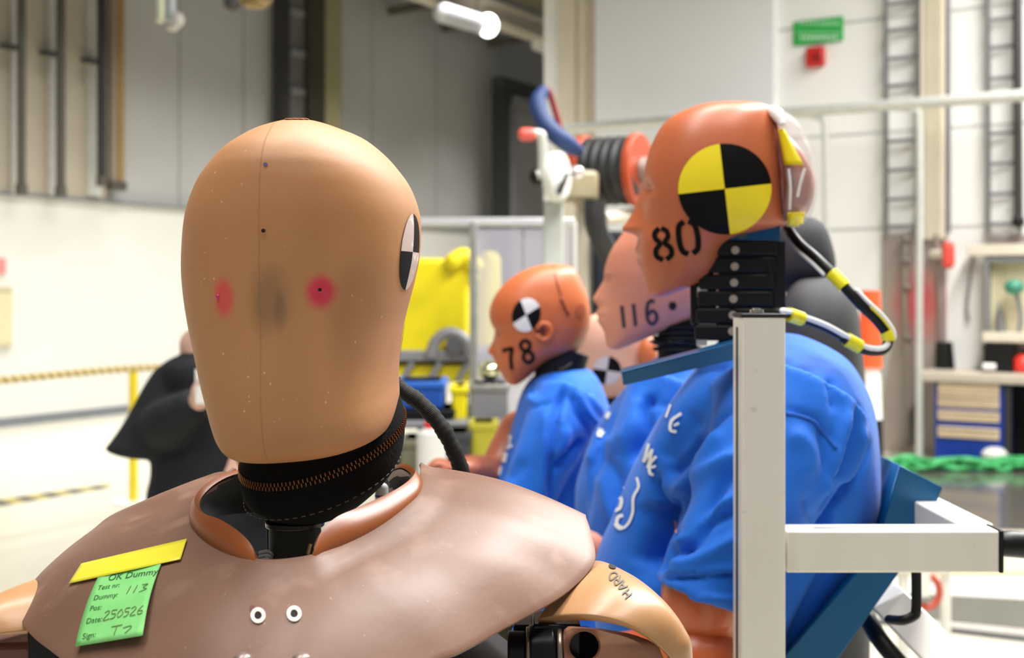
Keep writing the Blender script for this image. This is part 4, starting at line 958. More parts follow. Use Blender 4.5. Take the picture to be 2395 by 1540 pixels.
# clevis plate with a real hole
oc = (1366, 1512); R_ = 34; outl = [(1560, 1560), (1540, 1512), (1510, 1494), (1470, 1482), (1400, 1470), (1330, 1465), (1318, 1475), (1316, 1512), (1314, 1580), (1330, 1700), (1440, 1720), (1560, 1680)]
def pol(px, n):
    out = []
    for k in range(n):
        a = 2*math.pi*k/n; dx, dy = math.cos(a), math.sin(a); best = 0
        for (x0, y0), (x1, y1) in zip(px, px[1:]+px[:1]):
            ex, ey = x1-x0, y1-y0; den = dx*ey-dy*ex
            if abs(den) < 1e-9: continue
            t = ((x0-oc[0])*ey-(y0-oc[1])*ex)/den; s_ = ((x0-oc[0])*dy-(y0-oc[1])*dx)/den
            if t > 0 and -1e-6 <= s_ <= 1+1e-6: best = max(best, t)
        out.append((oc[0]+dx*best, oc[1]+dy*best))
    return out
n = 64; ou = pol(outl, n); CY = .722
hole = [(oc[0]+R_*math.cos(2*math.pi*k/n), oc[1]+R_*math.sin(2*math.pi*k/n)) for k in range(n)]
lip = [(oc[0]+(R_+5)*math.cos(2*math.pi*k/n), oc[1]+(R_+5)*math.sin(2*math.pi*k/n)) for k in range(n)]
mid_ = [((a[0]*.25+b[0]*.75), (a[1]*.25+b[1]*.75)) for a, b in zip(hole, ou)]
mb = MB(); mb.loft([[P(x, y, CY+.03) for x, y in hole], [P(x, y, CY+.001) for x, y in hole], [P(x, y, CY-.001) for x, y in lip], [P(x, y, CY-.004) for x, y in mid_], [P(x, y, CY) for x, y in ou], [P(x, y, CY+.035) for x, y in ou]], cap0=False, cap1=False)
mb.build('shoulder_clevis', m_brn, dm, smooth=35)
mb = MB(); mb.cyl(P(*oc, CY+.02), P(*oc, CY+.028), .012, n=32); mb.build('clevis_pin', m_darkhole, dm)
mb = MB(); mb.box(P(1300, 1520, .745), (.03, .03, .04)); mb.box(P(1255, 1500, .76), (.03, .035, .03)); mb.cyl(P(1187, 1530, .735), P(1230, 1530, .735), .014, n=28); mb.cyl(P(1240, 1530, .735), P(1300, 1526, .735), .0175, n=28)
mb.build('shoulder_joint', m_blackmet, dm, mods=[BEV(.0015, 3)])
mb = MB(); mb.cyl(P(1230, 1530, .735), P(1240, 1530, .735), .0165, n=28); mb.cyl(P(1302, 1526, .733), P(1314, 1526, .733), .016, n=28); mb.build('joint_ring', mat('worn_steel', (150, 138, 126), .3, .8), dm, mods=[BEV(.001)])
mb = MB(); mb.prism([P(1150, 1472, .76), P(1200, 1466, .76), P(1186, 1500, .76)], (0, .01, 0)); mb.build('joint_tab', mat('olive_tab', (92, 88, 66), .5), dm)
# shoulder on the left
sh2_ = shell([(200, 1330, .84), (120, 1345, .825), (60, 1366, .81), (0, 1402, .795), (-60, 1450, .785), (-110, 1520, .775)],
      [(200, 1462, .765), (140, 1468, .757), (80, 1474, .75), (0, 1484, .742), (-60, 1500, .742), (-120, 1560, .75)], (-.004, -.012, .012), .006)
mb = MB(); mb.prism([P(-60, 1510, .78), P(60, 1506, .78), P(150, 1530, .78), P(150, 1640, .78), P(-60, 1640, .78)], (0, .03, 0)); mb.build('shoulder_clevis', mat('dull_mauve_brown', (112, 74, 66), .45), dm, mods=[BEV(.004)])
mb = MB(); mb.box(P(120, 1540, .765), (.02, .03, .05)); mb.build('shoulder_joint', m_blackmet, dm, mods=[BEV(.002)])
# sleeve cable at the back of the head
mb = MB(); cp = cat([P(905, 870, .90), P(930, 905, .895), P(985, 945, .89), P(1033, 1000, .885), P(1064, 1060, .885), P(1082, 1120, .89), P(1085, 1200, .90)], 12)
mb.tube(cp, [.0062+.0003*math.sin(i*.7)+.0003*math.sin(i*2.3) for i in range(len(cp))], 18, round_=True)
cn = NT('braided_sleeve'); cn.color(lin((17, 17, 17))); cn.b.inputs['Roughness'].default_value = .75
wv_ = cn.n('ShaderNodeTexWave'); wv_.inputs['Scale'].default_value = 320; wv_.bands_direction = 'DIAGONAL'; cn.l(cn.obj(), wv_.inputs['Vector']); cn.bump(wv_.outputs['Fac'], .5, .0006)
mb.build('cable_sleeve', cn.m, dm, smooth=60)
# ---------------------------------------------------------------- tag and tape on the bib
tg_ = [hit(bt, x, y, 0) for x, y in ((235, 1340), (375, 1322), (333, 1487), (175, 1513))]
def toward(p, d): return p+(EYE-p).normalized()*d
tl, tr_ = P(235, 1338, tg_[0].y-.003), P(376, 1320, tg_[1].y-.003); br, bl = P(333, 1487, tg_[2].y-.010), P(175, 1513, tg_[3].y-.007)
def tagpt(u, v, lift=0):
    p = tl.lerp(tr_, u).lerp(bl.lerp(br, u), v); nrm = (tr_-tl).cross(bl-tl).normalized()
    if nrm.dot(EYE-p) < 0: nrm = -nrm
    return p+nrm*(lift+.0022*math.sin(math.pi*v))
t = thing('test_tag', tagpt(.5, .5), 'green paper tag with test form lettering taped to the brown bib', 'tag')
tm = NT('green_paper'); tm.color(tm.mix(tm.rng(tm.noise(50, 4), .3, .7), lin((140, 218, 130)), lin((126, 206, 116)))); tm.b.inputs['Roughness'].default_value = .7
mb = MB(); mb.loft([[tagpt(i/10, j/14) for i in range(11)] for j in range(15)], closed=False); mb.build('paper', tm.m, t, mods=[SOL(.0004, 1)], recalc=False)
def text_mesh(s, size):
    c = bpy.data.curves.new('t', 'FONT'); c.body = s; c.size = size; c.resolution_u = 3; o = bpy.data.objects.new('t', c); COL.objects.link(o)
    bpy.context.view_layer.update(); me = o.to_mesh(); vs = [tuple(v.co) for v in me.vertices]; fs = [tuple(p.vertices) for p in me.polygons]; o.to_mesh_clear()
    bpy.data.objects.remove(o); bpy.data.curves.remove(c); return vs, fs
m_print = mat('dark_print', (48, 96, 50), .7); m_pen = mat('pencil_brown', (104, 116, 66), .7)
def ttext(s, u, v, size, m_, nm, slant=0):
    vs, fs = text_mesh(s, size); mb = MB(); mb.add([tagpt(u+x+slant*y, v-y*.86, .00035) for x, y, z in vs], fs); mb.build(nm, m_, t, smooth=0, recalc=False)
ttext('OK Dummy', .2, .17, .163, m_print, 'heading')
for s_, v in (('Test nr:', .295), ('Dummy:', .44), ('Pos:', .585), ('Date:', .745), ('Sign:', .93)): ttext(s_, .09, v, .115, m_print, 'form_line')
def pen(strokes, u0, v0, su, sv, nm):
    mb = MB()
    for st in strokes:
        c = catl(st, 6) if len(st) > 2 else [st[0], st[1]]
        mb.tube([tagpt(u0+x*su, v0-y*sv, .0004) for x, y in c], .00022, 5)
    mb.build(nm, m_pen, t)
pen([[(0, 0), (.1, 1)], [(.35, 0), (.45, 1)], [(.7, .95), (1.0, .95), (.8, .55), (1.0, .3), (.65, 0)]], .62, .42, .3, .11, 'pen_number')
pen([[(0, .8), (.08, 1), (.12, .75), (0, 0), (.16, .05)], [(.32, .95), (.2, .95), (.2, .6), (.3, .5), (.28, .1), (.18, 0)], [(.44, .95), (.36, .5), (.4, .05), (.5, .4), (.44, .95)], [(.66, .95), (.56, .95), (.55, .6), (.65, .5), (.62, .1), (.53, 0)], [(.7, .8), (.78, 1), (.82, .7), (.7, .05), (.84, .05)], [(1.0, 1), (.9, .5), (.9, .1), (1.0, .1), (1.0, .4), (.92, .4)]], .36, .735, .58, .115, 'pen_date')
pen([[(0, .9), (.4, .95)], [(.2, .92), (.15, 0)], [(.45, .6), (.7, .7), (.75, .5), (.55, 0)]], .52, .945, .4, .12, 'pen_signature')
tape = NT('yellow_tape'); tape.color(lin((248, 236, 66))); tape.b.inputs['Roughness'].default_value = .28; tape.b.inputs['Alpha'].default_value = .92
tape.bump(tape.noise(90, 3), .25, .001)
A_, B_, C_, D_ = (190, 1319), (437, 1261), (422, 1309), (160, 1366); g = []
for j in range(7):
    f = j/6; g.append([])
    for i in range(31):
        e = i/30; x = (A_[0]+(B_[0]-A_[0])*e)*(1-f)+(D_[0]+(C_[0]-D_[0])*e)*f; y = (A_[1]+(B_[1]-A_[1])*e)*(1-f)+(D_[1]+(C_[1]-D_[1])*e)*f; g[-1].append((x, y))
rows = [[toward(hit(bt, x, y, 0), .0040) for x, y in r] for r in g]
mb = MB(); mb.loft(rows, closed=False); tag(mb.build('tape_strip', tape.m, mods=[SOL(.0003, 0)], recalc=False), 'strip of yellow tape holding the green tag to the bib', 'tape')
# ---------------------------------------------------------------- clothed dummies
def cloth(name, col, dark):
    n = NT(name); n.color(n.mix(n.rng(n.noise(10, 4), .3, .7), lin(col), lin(dark))); n.b.inputs['Roughness'].default_value = .8; n.b.inputs['Sheen Weight'].default_value = .1
    n.bump(n.noise(26, 3, stretch=(1.6, 1.6, .8)), .25, .006); n.bump(n.noise(700, 2), .1, .0005); return n.m
m_shirt = cloth('blue_jersey', (10, 108, 218), (8, 98, 204))
def vinyl(name, a, b, r=.42):
    n = NT(name); n.color(n.mix(n.rng(n.noise(9, 4), .3, .7), lin(a), lin(b))); n.b.inputs['Roughness'].default_value = r; n.bump(n.noise(240, 2), .06, .0006); return n
# ---- dummy 80
v80 = vinyl('orange_vinyl', (200, 112, 74), (188, 100, 62), .4)
d80 = thing('crash_test_dummy', P(1700, 1540, 1.40), 'orange dummy numbered 80 with a large yellow and black target, in blue shirt', 'crash test dummy', 'crash test dummies')
p80 = Prof(1680, 1.38)
rows80 = [(240, 1700, 1740, .004), (243, 1668, 1778, .022), (252, 1627, 1802, .040), (268, 1589, 1814, .053), (290, 1556, 1822, .062), (325, 1532, 1829, .070), (375, 1514, 1836, .0755), (420, 1506, 1840, .077), (455, 1503, 1842, .076), (490, 1505, 1843, .073), (518, 1503, 1842, .069), (533, 1500, 1828, .066), (545, 1498, 1775, .063), (558, 1497, 1725, .061), (580, 1496, 1696, .058), (610, 1497, 1687, .054), (640, 1503, 1669, .049), (662, 1508, 1640, .043), (680, 1513, 1592, .036), (690, 1519, 1566, .027), (695, 1532, 1546, .008)]
mid80 = [(430, 0), (445, 3), (473, 14), (500, 27), (520, 37), (532, 45), (540, 43), (549, 14), (556, 5), (570, 6), (586, 12), (594, 6), (600, 0), (609, 9), (620, 5), (632, 0), (645, 0), (700, 0)]
sig80 = [(440, .010), (500, .012), (535, .017), (556, .016), (586, .02), (620, .02)]
mb = MB(); mb.loft(p80.rings(rows80, mid80, sig80, k=7, pf=2.5, eyes=(448, .030, 17, .017, 17)))
h80 = mb.build('head', v80.m, d80, smooth=60); t80 = bvh([h80])
so = OFF[d80.name]
# skull cap seen through clear film
film = NT('clear_film'); film.b.inputs['Base Color'].default_value = lin((226, 226, 230)); film.b.inputs['Roughness'].default_value = .12; film.b.inputs['Alpha'].default_value = .24
film.bump(film.noise(38, 4, stretch=(1, 1, .6)), 1, .012)
m_cap = mat('cap_rosy', (170, 92, 78), .35, var=.22, vs=30)
caprows = [(256, 1806, 1816, .004), (262, 1800, 1834, .026), (275, 1800, 1850, .038), (300, 1805, 1872, .05), (323, 1806, 1886, .057), (360, 1810, 1901, .063), (391, 1812, 1909, .066), (441, 1815, 1913, .066), (495, 1820, 1900, .06), (515, 1825, 1888, .05), (529, 1838, 1868, .02), (532, 1846, 1858, .005)]
mb = MB(); mb.loft(p80.rings([(300, 1806, 1816, .01), (318, 1806, 1838, .034), (345, 1808, 1866, .05), (375, 1810, 1887, .059), (410, 1812, 1902, .063), (441, 1814, 1906, .063), (470, 1817, 1901, .06), (495, 1822, 1890, .055), (512, 1830, 1872, .03), (520, 1840, 1856, .01)], n=64, k=5, p=2.1)); cap = mb.build('skull_cap', m_cap, d80, smooth=60)
mb = MB(); mb.loft(p80.rings([(y, a-2, b, w_+.001) for y, a, b, w_ in caprows], n=64, k=5, p=2.1, sig=None)); film_o = mb.build('film_wrap', film.m, cap, smooth=60, mods=[dict(type='SUBSURF', levels=1, render_levels=1)])
ct = bvh([film_o])
mb = MB(); decal(mb, ct+t80, [[(1822+(1838-1822)*j/8+e*(14+26*j/8), 303+(386-303)*j/8) for e in (0, .25, .5, .75, 1)] for j in range(9)], .0016); mb.build('yellow_patch', m_yel_ink, cap, mods=[SOL(.001)], recalc=False)
mb = MB(); decal(mb, ct+t80, [[(1846-4*j/5+e*34, 496+30*j/5) for e in (0, .25, .5, .75, 1)] for j in range(6)], .0016); mb.build('yellow_patch', m_yel_ink, cap, mods=[SOL(.001)], recalc=False)
mb = MB()
m_shine = mat('film_shine', (240, 238, 236), .1, .2)  # highlights on the film, laid on as pale tubes
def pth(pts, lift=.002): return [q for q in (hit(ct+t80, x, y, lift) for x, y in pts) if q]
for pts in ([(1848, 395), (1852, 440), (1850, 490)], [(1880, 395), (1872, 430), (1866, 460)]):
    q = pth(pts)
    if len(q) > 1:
        mb = MB(); mb.tube(q, .0016, 8, sub=4); mb.build('film_glint', m_shine, cap)
q = pth([(1806, 258), (1816, 264), (1826, 276), (1833, 292)], .003); mb = MB(); mb.tube(q, [.004, .007, .007, .004], 12, sub=5, round_=True); mb.build('white_tape', m_white, cap)
mb = MB(); q = pth([(1808, 264), (1820, 310), (1831, 370), (1837, 440), (1839, 515)], .0006); mb.tube(q, .0018, 8, sub=5); mb.build('cap_seam', mat('seam_brown', (120, 56, 34), .5), h80)
# target
mb = MB(); tt = t80; fb = hit(t80, 1695, 520, 0).y
for k, mi in ((0, 1), (1, 0), (2, 1), (3, 0)): disc(mb, tt, 1695, 442, 108, 105, -6.5, -90+90*k+90, 90*k+90, mi=mi, fb=fb-.006, lift=.0012)
mb.build('target_sticker', [m_black_ink, m_yel_ink], d80, recalc=False)
mb = MB(); glyph(mb, t80, 1550, 571, 20, 39, -8, EIGHT, 11.5); glyph(mb, t80, 1610, 556, 26, 40, -8, ZERO, 13); mb.build('number', m_black_ink, h80, recalc=False)
# blue clamp, neck stack
m_bsteel = mat('blue_steel', (8, 76, 124), .3, .35, var=.1, vs=6)
a = p80.p(1704, 566, -.03); mb = MB(); mb.obox(a, p80.p(1822, 568, -.03)-a, p80.L*.06, UP*.02); mb.build('neck_clamp', m_bsteel, d80, mods=[BEV(.002)])
mb = MB(); c = p80.p(1733, 549, -.031); mb.cyl(c, c-p80.L*.005, .0065, n=20); mb.build('clamp_bolt', mat('steel_bolt', (90, 96, 104), .3, .8), d80)
nk = None
for k in range(6):
    y = 582+39*k; x = 1722-3.5*k+8; c = p80.p(x, y, 0); mb = MB(); mb.box((0, 0, 0), (.086, .062, .0182), R=None)
    R = Matrix((( p80.A.x, p80.L.x, 0), (p80.A.y, p80.L.y, 0), (0, 0, 1)))
    mb.v = [c+R @ q for q in mb.v]; o = mb.build('neck_disc', m_black, d80, mods=[BEV(.003, 3)])
    mb = MB(); b = p80.p(1719-1.5*k, 588+37*k, -.032); mb.cyl(b, b-p80.L*.003, .0046, n=16); mb.build('rivet', mat('rivet_nickel', (190, 176, 160), .3, .7), o)
mb = MB(); mb.obox(p80.p(1680, 838, -.028), p80.A*-.075, p80.L*.05, UP*.135); mb.build('neck_core', m_blackrub, d80)
mb = MB(); a = p80.p(1632, 697, -.028); mb.obox(a, p80.p(1655, 694, -.028)-a, p80.L*.01, UP*.012); mb.build('neck_label', m_white, d80)
mb = MB(); mb.obox(p80.p(1615, 760, -.02), p80.A*-.03, p80.L*.03, UP*.05); mb.build('neck_bracket', m_blackmet, d80, mods=[BEV(.003)])
mb = MB(); mb.tube([p80.p(1785, 575, -.02), p80.p(1800, 640, -.03), p80.p(1796, 700, -.02), p80.p(1800, 770, -.02)], .004, 10, sub=6); mb.build('neck_cable', m_blackrub, d80)
mb = MB(); mb.obox(p80.p(1630, 806, -.03), p80.A*-.012, p80.L*.01, UP*.012); mb.obox(p80.p(1634, 758, -.025), p80.A*-.02, p80.L*.01, UP*.006); mb.build('steel_block', mat('light_steel', (196, 196, 200), .3, .6), d80)
# shirt
ps = Prof(1720, 1.42)
ts = [(782, 1700, 1862, .05), (800, 1680, 1915, .09), (835, 1650, 1972, .13), (880, 1612, 2006, .165), (960, 1556, 2040, .18), (1080, 1488, 2056, .168), (1200, 1436, 2052, .15), (1290, 1400, 2022, .145), (1350, 1392, 1990, .145), (1450, 1398, 1925, .145), (1540, 1415, 1846, .145), (1680, 1430, 1800, .145)]
mb = MB(); mb.loft(ps.rings(ts, n=64, k=4, p=2.3))
YA = 1.215
arm = [(1856, 955, 1.275), (1800, 1090, 1.24), (1728, 1240, YA), (1672, 1330, YA-.005), (1652, 1392, YA-.008)]
mb.tube([P(*q) for q in arm], [.086, .072, .058, .054, .050], 28, sub=6)
# hem roll and folds
hem = P(1654, 1388, YA-.008); ad = (P(*arm[4])-P(*arm[3])).normalized(); hx = ad.orthogonal().normalized(); hy = ad.cross(hx)
mb.tube([hem+(hx*math.cos(a)+hy*math.sin(a))*.050 for a in [math.pi*k/12 for k in range(24)]], .0065, 8, closed=True)
for pts, r in () and (([(1560, 1150, 1.2), (1640, 1180, 1.17), (1720, 1120, 1.19)], .012), ([(1580, 1180, 1.2), (1600, 1260, 1.185), (1640, 1330, 1.18)], .012), ([(1548, 1300, 1.215), (1640, 1322, 1.175), (1740, 1300, 1.18)], .009),
               ([(1540, 1110, 1.27), (1590, 1040, 1.25), (1650, 960, 1.25), (1700, 900, 1.27)], .014), ([(1500, 1180, 1.28), (1540, 1260, 1.26), (1560, 1400, 1.27)], .012), ([(2000, 1010, 1.31), (1960, 1120, 1.27), (1930, 1230, 1.255)], .013), ([(1955, 960, 1.3), (1975, 1060, 1.28), (1960, 1160, 1.265)], .012), ([(1860, 1500, 1.25), (1930, 1380, 1.26), (1960, 1280, 1.27)], .012)):
    mb.tube([P(*q) for q in pts], r, 10, sub=5, round_=True)
cyl_in = None
shirt80 = sculpt(mb.build('shirt', m_shirt, d80, mods=REM(.0042, 8)), [
 ([(1536, 1112), (1530, 1140), (1533, 1168), (1548, 1190), (1562, 1194)], 7, -0.0180), ([(1572, 1172), (1580, 1190), (1576, 1210)], 8, -0.0150),
 ([(1640, 1022), (1604, 1072), (1562, 1112)], 15, -0.0150), ([(1690, 1005), (1634, 1088), (1572, 1156)], 13, 0.0105),
 ([(1735, 1088), (1690, 1132), (1650, 1205), (1606, 1262), (1575, 1292)], 16, -0.0120), ([(1592, 1158), (1650, 1104), (1735, 1060)], 14, 0.0090),
 ([(1570, 1286), (1622, 1278), (1664, 1222), (1735, 1192)], 11, -0.0105), ([(1550, 1268), (1602, 1258), (1642, 1216), (1735, 1150)], 11, 0.0090), ([(1556, 1312), (1620, 1312), (1735, 1250)], 13, 0.0075),
 ([(1546, 1352), (1640, 1350), (1735, 1342)], 4.5, -0.0090), ([(1542, 1338), (1640, 1338), (1735, 1330)], 6, 0.0060), ([(1560, 1395), (1640, 1400), (1735, 1400)], 6, 0.0045),
 ([(1735, 960), (1702, 968), (1672, 1000), (1644, 1046)], 5, -0.0067), ([(1640, 970), (1596, 1028), (1556, 1082)], 20, -0.0090), ([(1690, 880), (1600, 960), (1520, 1090)], 26, 0.0090),
 ([(1540, 1180), (1535, 1250), (1515, 1330)], 32, -.042), ([(1630, 876), (1660, 862), (1700, 860)], 8, -0.0075),
 ([(2006, 955), (1981, 1045), (1962, 1103), (1945, 1162), (1926, 1226), (1905, 1300)], 9, -0.0195), ([(1988, 955), (1962, 1040), (1943, 1100), (1922, 1160)], 13, 0.0105),
 ([(2031, 1040), (1999, 1110), (1965, 1152), (1946, 1175)], 10, -0.0135), ([(2018, 1000), (1995, 1080), (1966, 1135)], 9, 0.0090), ([(1939, 888), (1946, 920), (1953, 960)], 9, -0.0075),
 ([(1916, 995), (1930, 1090), (1946, 1136)], 9, -0.0060), ([(1880, 1165), (1910, 1225), (1900, 1330)], 15, -0.0090), ([(1836, 957), (1892, 973), (1913, 979), (1933, 1009), (1958, 1038)], 4.5, -0.0060), ([(1850, 1010), (1890, 1050), (1890, 1120)], 22, 0.0075), ([(1960, 1290), (1900, 1400), (1850, 1500)], 14, -0.0105)],
 amp=.0025, sc=9, st=(1.3, 1, .6), sm=3)
t80s = bvh([shirt80])
mb = MB()
sq = pth2 = [q for q in (hit(t80s, x, y, .0005) for x, y in [(1838, 968), (1880, 978), (1905, 990), (1930, 1020), (1955, 1048)]) if q]
mb.tube(sq, .0022, 8, sub=5); mb.build('sleeve_seam', mat('seam_navy', (14, 84, 178), .8), shirt80)
mb = MB()
m_prt = mat('shirt_white', (232, 236, 242), .7)
for st, wd in (([(1571, 948), (1560, 978)], 5), ([(1596, 968), (1574, 984), (1570, 1006), (1584, 1010)], 7), ([(1590, 990), (1578, 996)], 6), ([(1520, 1040), (1508, 1082)], 7), ([(1508, 1082), (1528, 1052)], 6), ([(1528, 1052), (1518, 1096)], 7), ([(1537, 1068), (1524, 1084), (1522, 1106), (1530, 1110)], 7), ([(1536, 1090), (1526, 1094)], 6), ([(1492, 1118), (1496, 1140), (1484, 1165), (1482, 1200), (1470, 1228), (1452, 1238), (1440, 1226)], 6),
               ([(1462, 1140), (1446, 1146), (1444, 1164), (1456, 1168), (1452, 1190), (1436, 1196)], 8), ([(1460, 1206), (1448, 1212), (1446, 1228), (1458, 1236)], 8), ([(1440, 1176), (1434, 1198)], 6)):
    stroke(mb, t80s, st, wd, lift=.0016)
mb.build('shirt_print', m_prt, shirt80, recalc=False)
mb = MB(); stroke(mb, t80s, [(1577, 1218), (1580, 1232), (1585, 1248)], 4, lift=.0018); mb.build('shirt_tab', mat('tab_orange', (236, 150, 60), .6), shirt80, recalc=False)
# arm and forearm
ar = vinyl('orange_arm', (206, 104, 58), (190, 88, 46), .33)
mb = MB(); mb.tube([P(1672, 1350, YA), P(1654, 1385, YA), P(1650, 1430, YA+.005), P(1668, 1480, YA+.01)], [.043, .0465, .044, .035], 28, sub=6, round_=True); mb.build('upper_arm', ar.m, d80, smooth=60)
mb = MB(); mb.tube([P(1690, 1560, YA-.02), P(1620, 1540, YA-.01), P(1440, 1560, YA+.05), P(1160, 1560, YA+.12)], [.03, .037, .035, .028], 24, sub=6, round_=True); mb.build('forearm', ar.m, d80, smooth=60)
mb = MB(); hd = P(1160, 1556, YA+.12); mb.ell(hd, (.045, .022, .03))
for k in range(4): b = hd+Vector((-.035, -.012+.004*k, .018-.012*k)); mb.tube([b, b+Vector((-.03, 0, 0)), b+Vector((-.05, .008, -.008)), b+Vector((-.055, .015, -.02))], [.009, .0085, .008, .007], 8, sub=3, round_=True)
mb.tube([hd+Vector((0, -.015, .02)), hd+Vector((-.02, -.02, .04)), hd+Vector((-.042, -.018, .046))], [.011, .009, .008], 8, sub=3, round_=True); mb.build('hand', ar.m, d80, smooth=60)
# cable loop with yellow bands
lp = [(1842, 535, 1.40), (1870, 570, 1.37), (1910, 605, 1.34), (1960, 655, 1.32), (2010, 710, 1.31), (2053, 752, 1.31), (2077, 790, 1.31), (2066, 818, 1.31), (2030, 820, 1.305), (1990, 800, 1.30), (1930, 767, 1.29), (1870, 745, 1.28), (1832, 734, 1.26), (1800, 738, 1.27)]
lpc = [P(*q) for q in lp]; cc = cat(lpc, 10)
mb = MB(); mb.tube(cc[:94], .0058, 14, round_=True); mb.tube([q+UP*.001 for q in cc[94:]], .0052, 14, round_=True); cb = mb.build('cable_loom', m_black, d80, smooth=60)
mb = MB(); wl = [q+Vector((.006, -.003, .0045)) for q in cc]; mb.tube(wl[36:64], .0024, 8, round_=True); mb.tube([q+Vector((0, -.004, .0028)) for q in cc[66:122]], .0034, 8, round_=True); mb.tube([q+Vector((-.005, -.003, -.006)) for q in cc[2:26]], .0022, 8, round_=True); mb.build('white_wire', m_white, cb)
m_yt = mat('band_yellow', (236, 222, 30), .4)
for a, b in ((27, 34), (56, 63), (85, 93), (109, 118)):
    mb = MB(); mb.tube(cc[a:b], .0078, 16); mb.build('tape_band', m_yt, cb, smooth=60)
mb = MB(); mb.tube([q+Vector((.004, -.002, .003)) for q in cc[44:60]], .0032, 8, round_=True); mb.build('yellow_wire', m_yt, cb)
# ---- dummy 116
v116 = vinyl('pink_vinyl', (226, 152, 126), (216, 138, 112), .42)
d116 = thing('crash_test_dummy', P(1580, 1540, 1.92), 'pink-skinned dummy numbered 116 in blue shirt, between dummies 78 and 80', 'crash test dummy', 'crash test dummies')
pp_ = Prof(1520, 1.9)
rows116 = [(470, 1560, 1600, .004), (474, 1530, 1640, .03), (490, 1500, 1680, .055), (520, 1474, 1700, .068), (552, 1452, 1712, .075), (590, 1427, 1716, .077), (632, 1414, 1716, .076), (655, 1414, 1712, .074), (690, 1414, 1700, .068), (715, 1412, 1670, .062), (735, 1408, 1640, .057), (760, 1410, 1590, .052), (785, 1415, 1530, .045), (803, 1418, 1486, .036), (814, 1424, 1458, .024), (818, 1433, 1446, .006)]
mid116 = [(640, 0), (655, 2), (673, 13), (690, 23), (699, 28), (706, 24), (716, 14), (722, 12), (731, 16), (739, 10), (744, 9), (750, 13), (760, 7), (775, 0), (830, 0)]
mb = MB(); mb.loft(pp_.rings(rows116, mid116, [(650, .01), (699, .016), (720, .018), (760, .022)], k=7, n=80, pf=2.5, eyes=(655, .030, 10, .014, 8))); h116 = mb.build('head', v116.m, d116, smooth=60); t116 = bvh([h116])
mb = MB(); disc(mb, t116, 1573, 716, 9, 10); mb.build('ear_hole', m_darkhole, d116, recalc=False)
ink = mat('blue_black_ink', (44, 38, 52), .5)
mb = MB(); glyph(mb, t116, 1457, 741, 14, 27, -6, ONE, 8); glyph(mb, t116, 1484, 737, 14, 27, -6, ONE, 8); glyph(mb, t116, 1524, 731, 15, 29, -6, SIX, 8); mb.build('number', ink, h116, recalc=False)
mb = MB()
for k in range(5): y = 764+13*k; mb.cyl(pp_.p(1585, y+5), pp_.p(1585, y-4), .040, n=28)
mb.cyl(pp_.p(1585, 740), pp_.p(1585, 860), .032, n=24); mb.build('neck', m_blackrub, d116, mods=[BEV(.002)])
mb = MB(); mb.cyl(pp_.p(1580, 802), pp_.p(1580, 796), .042, n=28); mb.build('neck_ring', m_blackmet, d116, mods=[BEV(.001)])
ps1 = Prof(1560, 1.92)
mb = MB(); mb.loft(ps1.rings([(835, 1535, 1660, .06), (862, 1512, 1720, .11), (900, 1474, 1760, .15), (980, 1408, 1780, .17), (1080, 1362, 1790, .17), (1150, 1348, 1790, .17), (1230, 1355, 1780, .17), (1300, 1385, 1770, .17), (1450, 1405, 1760, .165), (1650, 1420, 1760, .165)], n=48, k=4, p=2.3))
mb.tube([P(1590, 930, 1.79), P(1530, 1060, 1.76), P(1480, 1190, 1.75), P(1460, 1290, 1.75)], [.085, .072, .062, .056], 24, sub=5)
for pts in ([(1500, 960, 1.75), (1490, 1060, 1.71), (1460, 1150, 1.70)], [(1560, 950, 1.72), (1540, 1040, 1.69), (1500, 1100, 1.69)], [(1400, 1020, 1.80), (1385, 1100, 1.78), (1390, 1200, 1.77)]): mb.tube([P(*q) for q in pts], .012, 10, sub=5, round_=True)
s116 = mb.build('shirt', m_shirt, d116, mods=REM(.006, 7)); sculpt(s116, [([(1532, 932), (1508, 956), (1513, 1014), (1480, 1074)], 13, -.016), ([(1500, 930), (1478, 1000), (1440, 1060)], 18, .008), ([(1411, 1066), (1442, 1115), (1452, 1170)], 15, -.008), ([(1372, 1082), (1395, 1050), (1430, 1020)], 15, .006), ([(1538, 946), (1570, 951)], 5, -.004), ([(1452, 1030), (1444, 1070)], 12, -.006), ([(1400, 1110), (1420, 1180), (1440, 1230)], 16, .006)], amp=.005, sc=8, seed=4); t116s = bvh([s116])
for sts in ((([(1427, 966), (1420, 980)], 10),), (([(1408, 1004), (1402, 1024)], 12), ([(1414, 1012), (1398, 1018)], 9))):
    mb = MB()
    for st, wd in sts: stroke(mb, t116s, st, wd, lift=.002)
    mb.build('shirt_print', m_prt, s116, recalc=False)
mb = MB(); mb.tube([P(1470, 1260, 1.75), P(1440, 1330, 1.76), P(1380, 1300, 1.72), P(1340, 1290, 1.68)], [.045, .04, .034, .028], 20, sub=5, round_=True); hd = P(1350, 1285, 1.68); mb.ell(hd, (.045, .022, .03))
for k in range(4): b = hd+Vector((-.03, -.012+.004*k, .016-.012*k)); mb.tube([b, b+Vector((-.03, 0, 0)), b+Vector((-.048, .006, -.01))], [.009, .0085, .0075], 8, sub=3, round_=True)
mb.tube([hd+Vector((0, -.015, .02)), hd+Vector((-.02, -.02, .036)), hd+Vector((-.04, -.018, .04))], [.011, .009, .008], 8, sub=3, round_=True)
mb.build('arm', v116.m, d116, mods=REM(.006, 3))
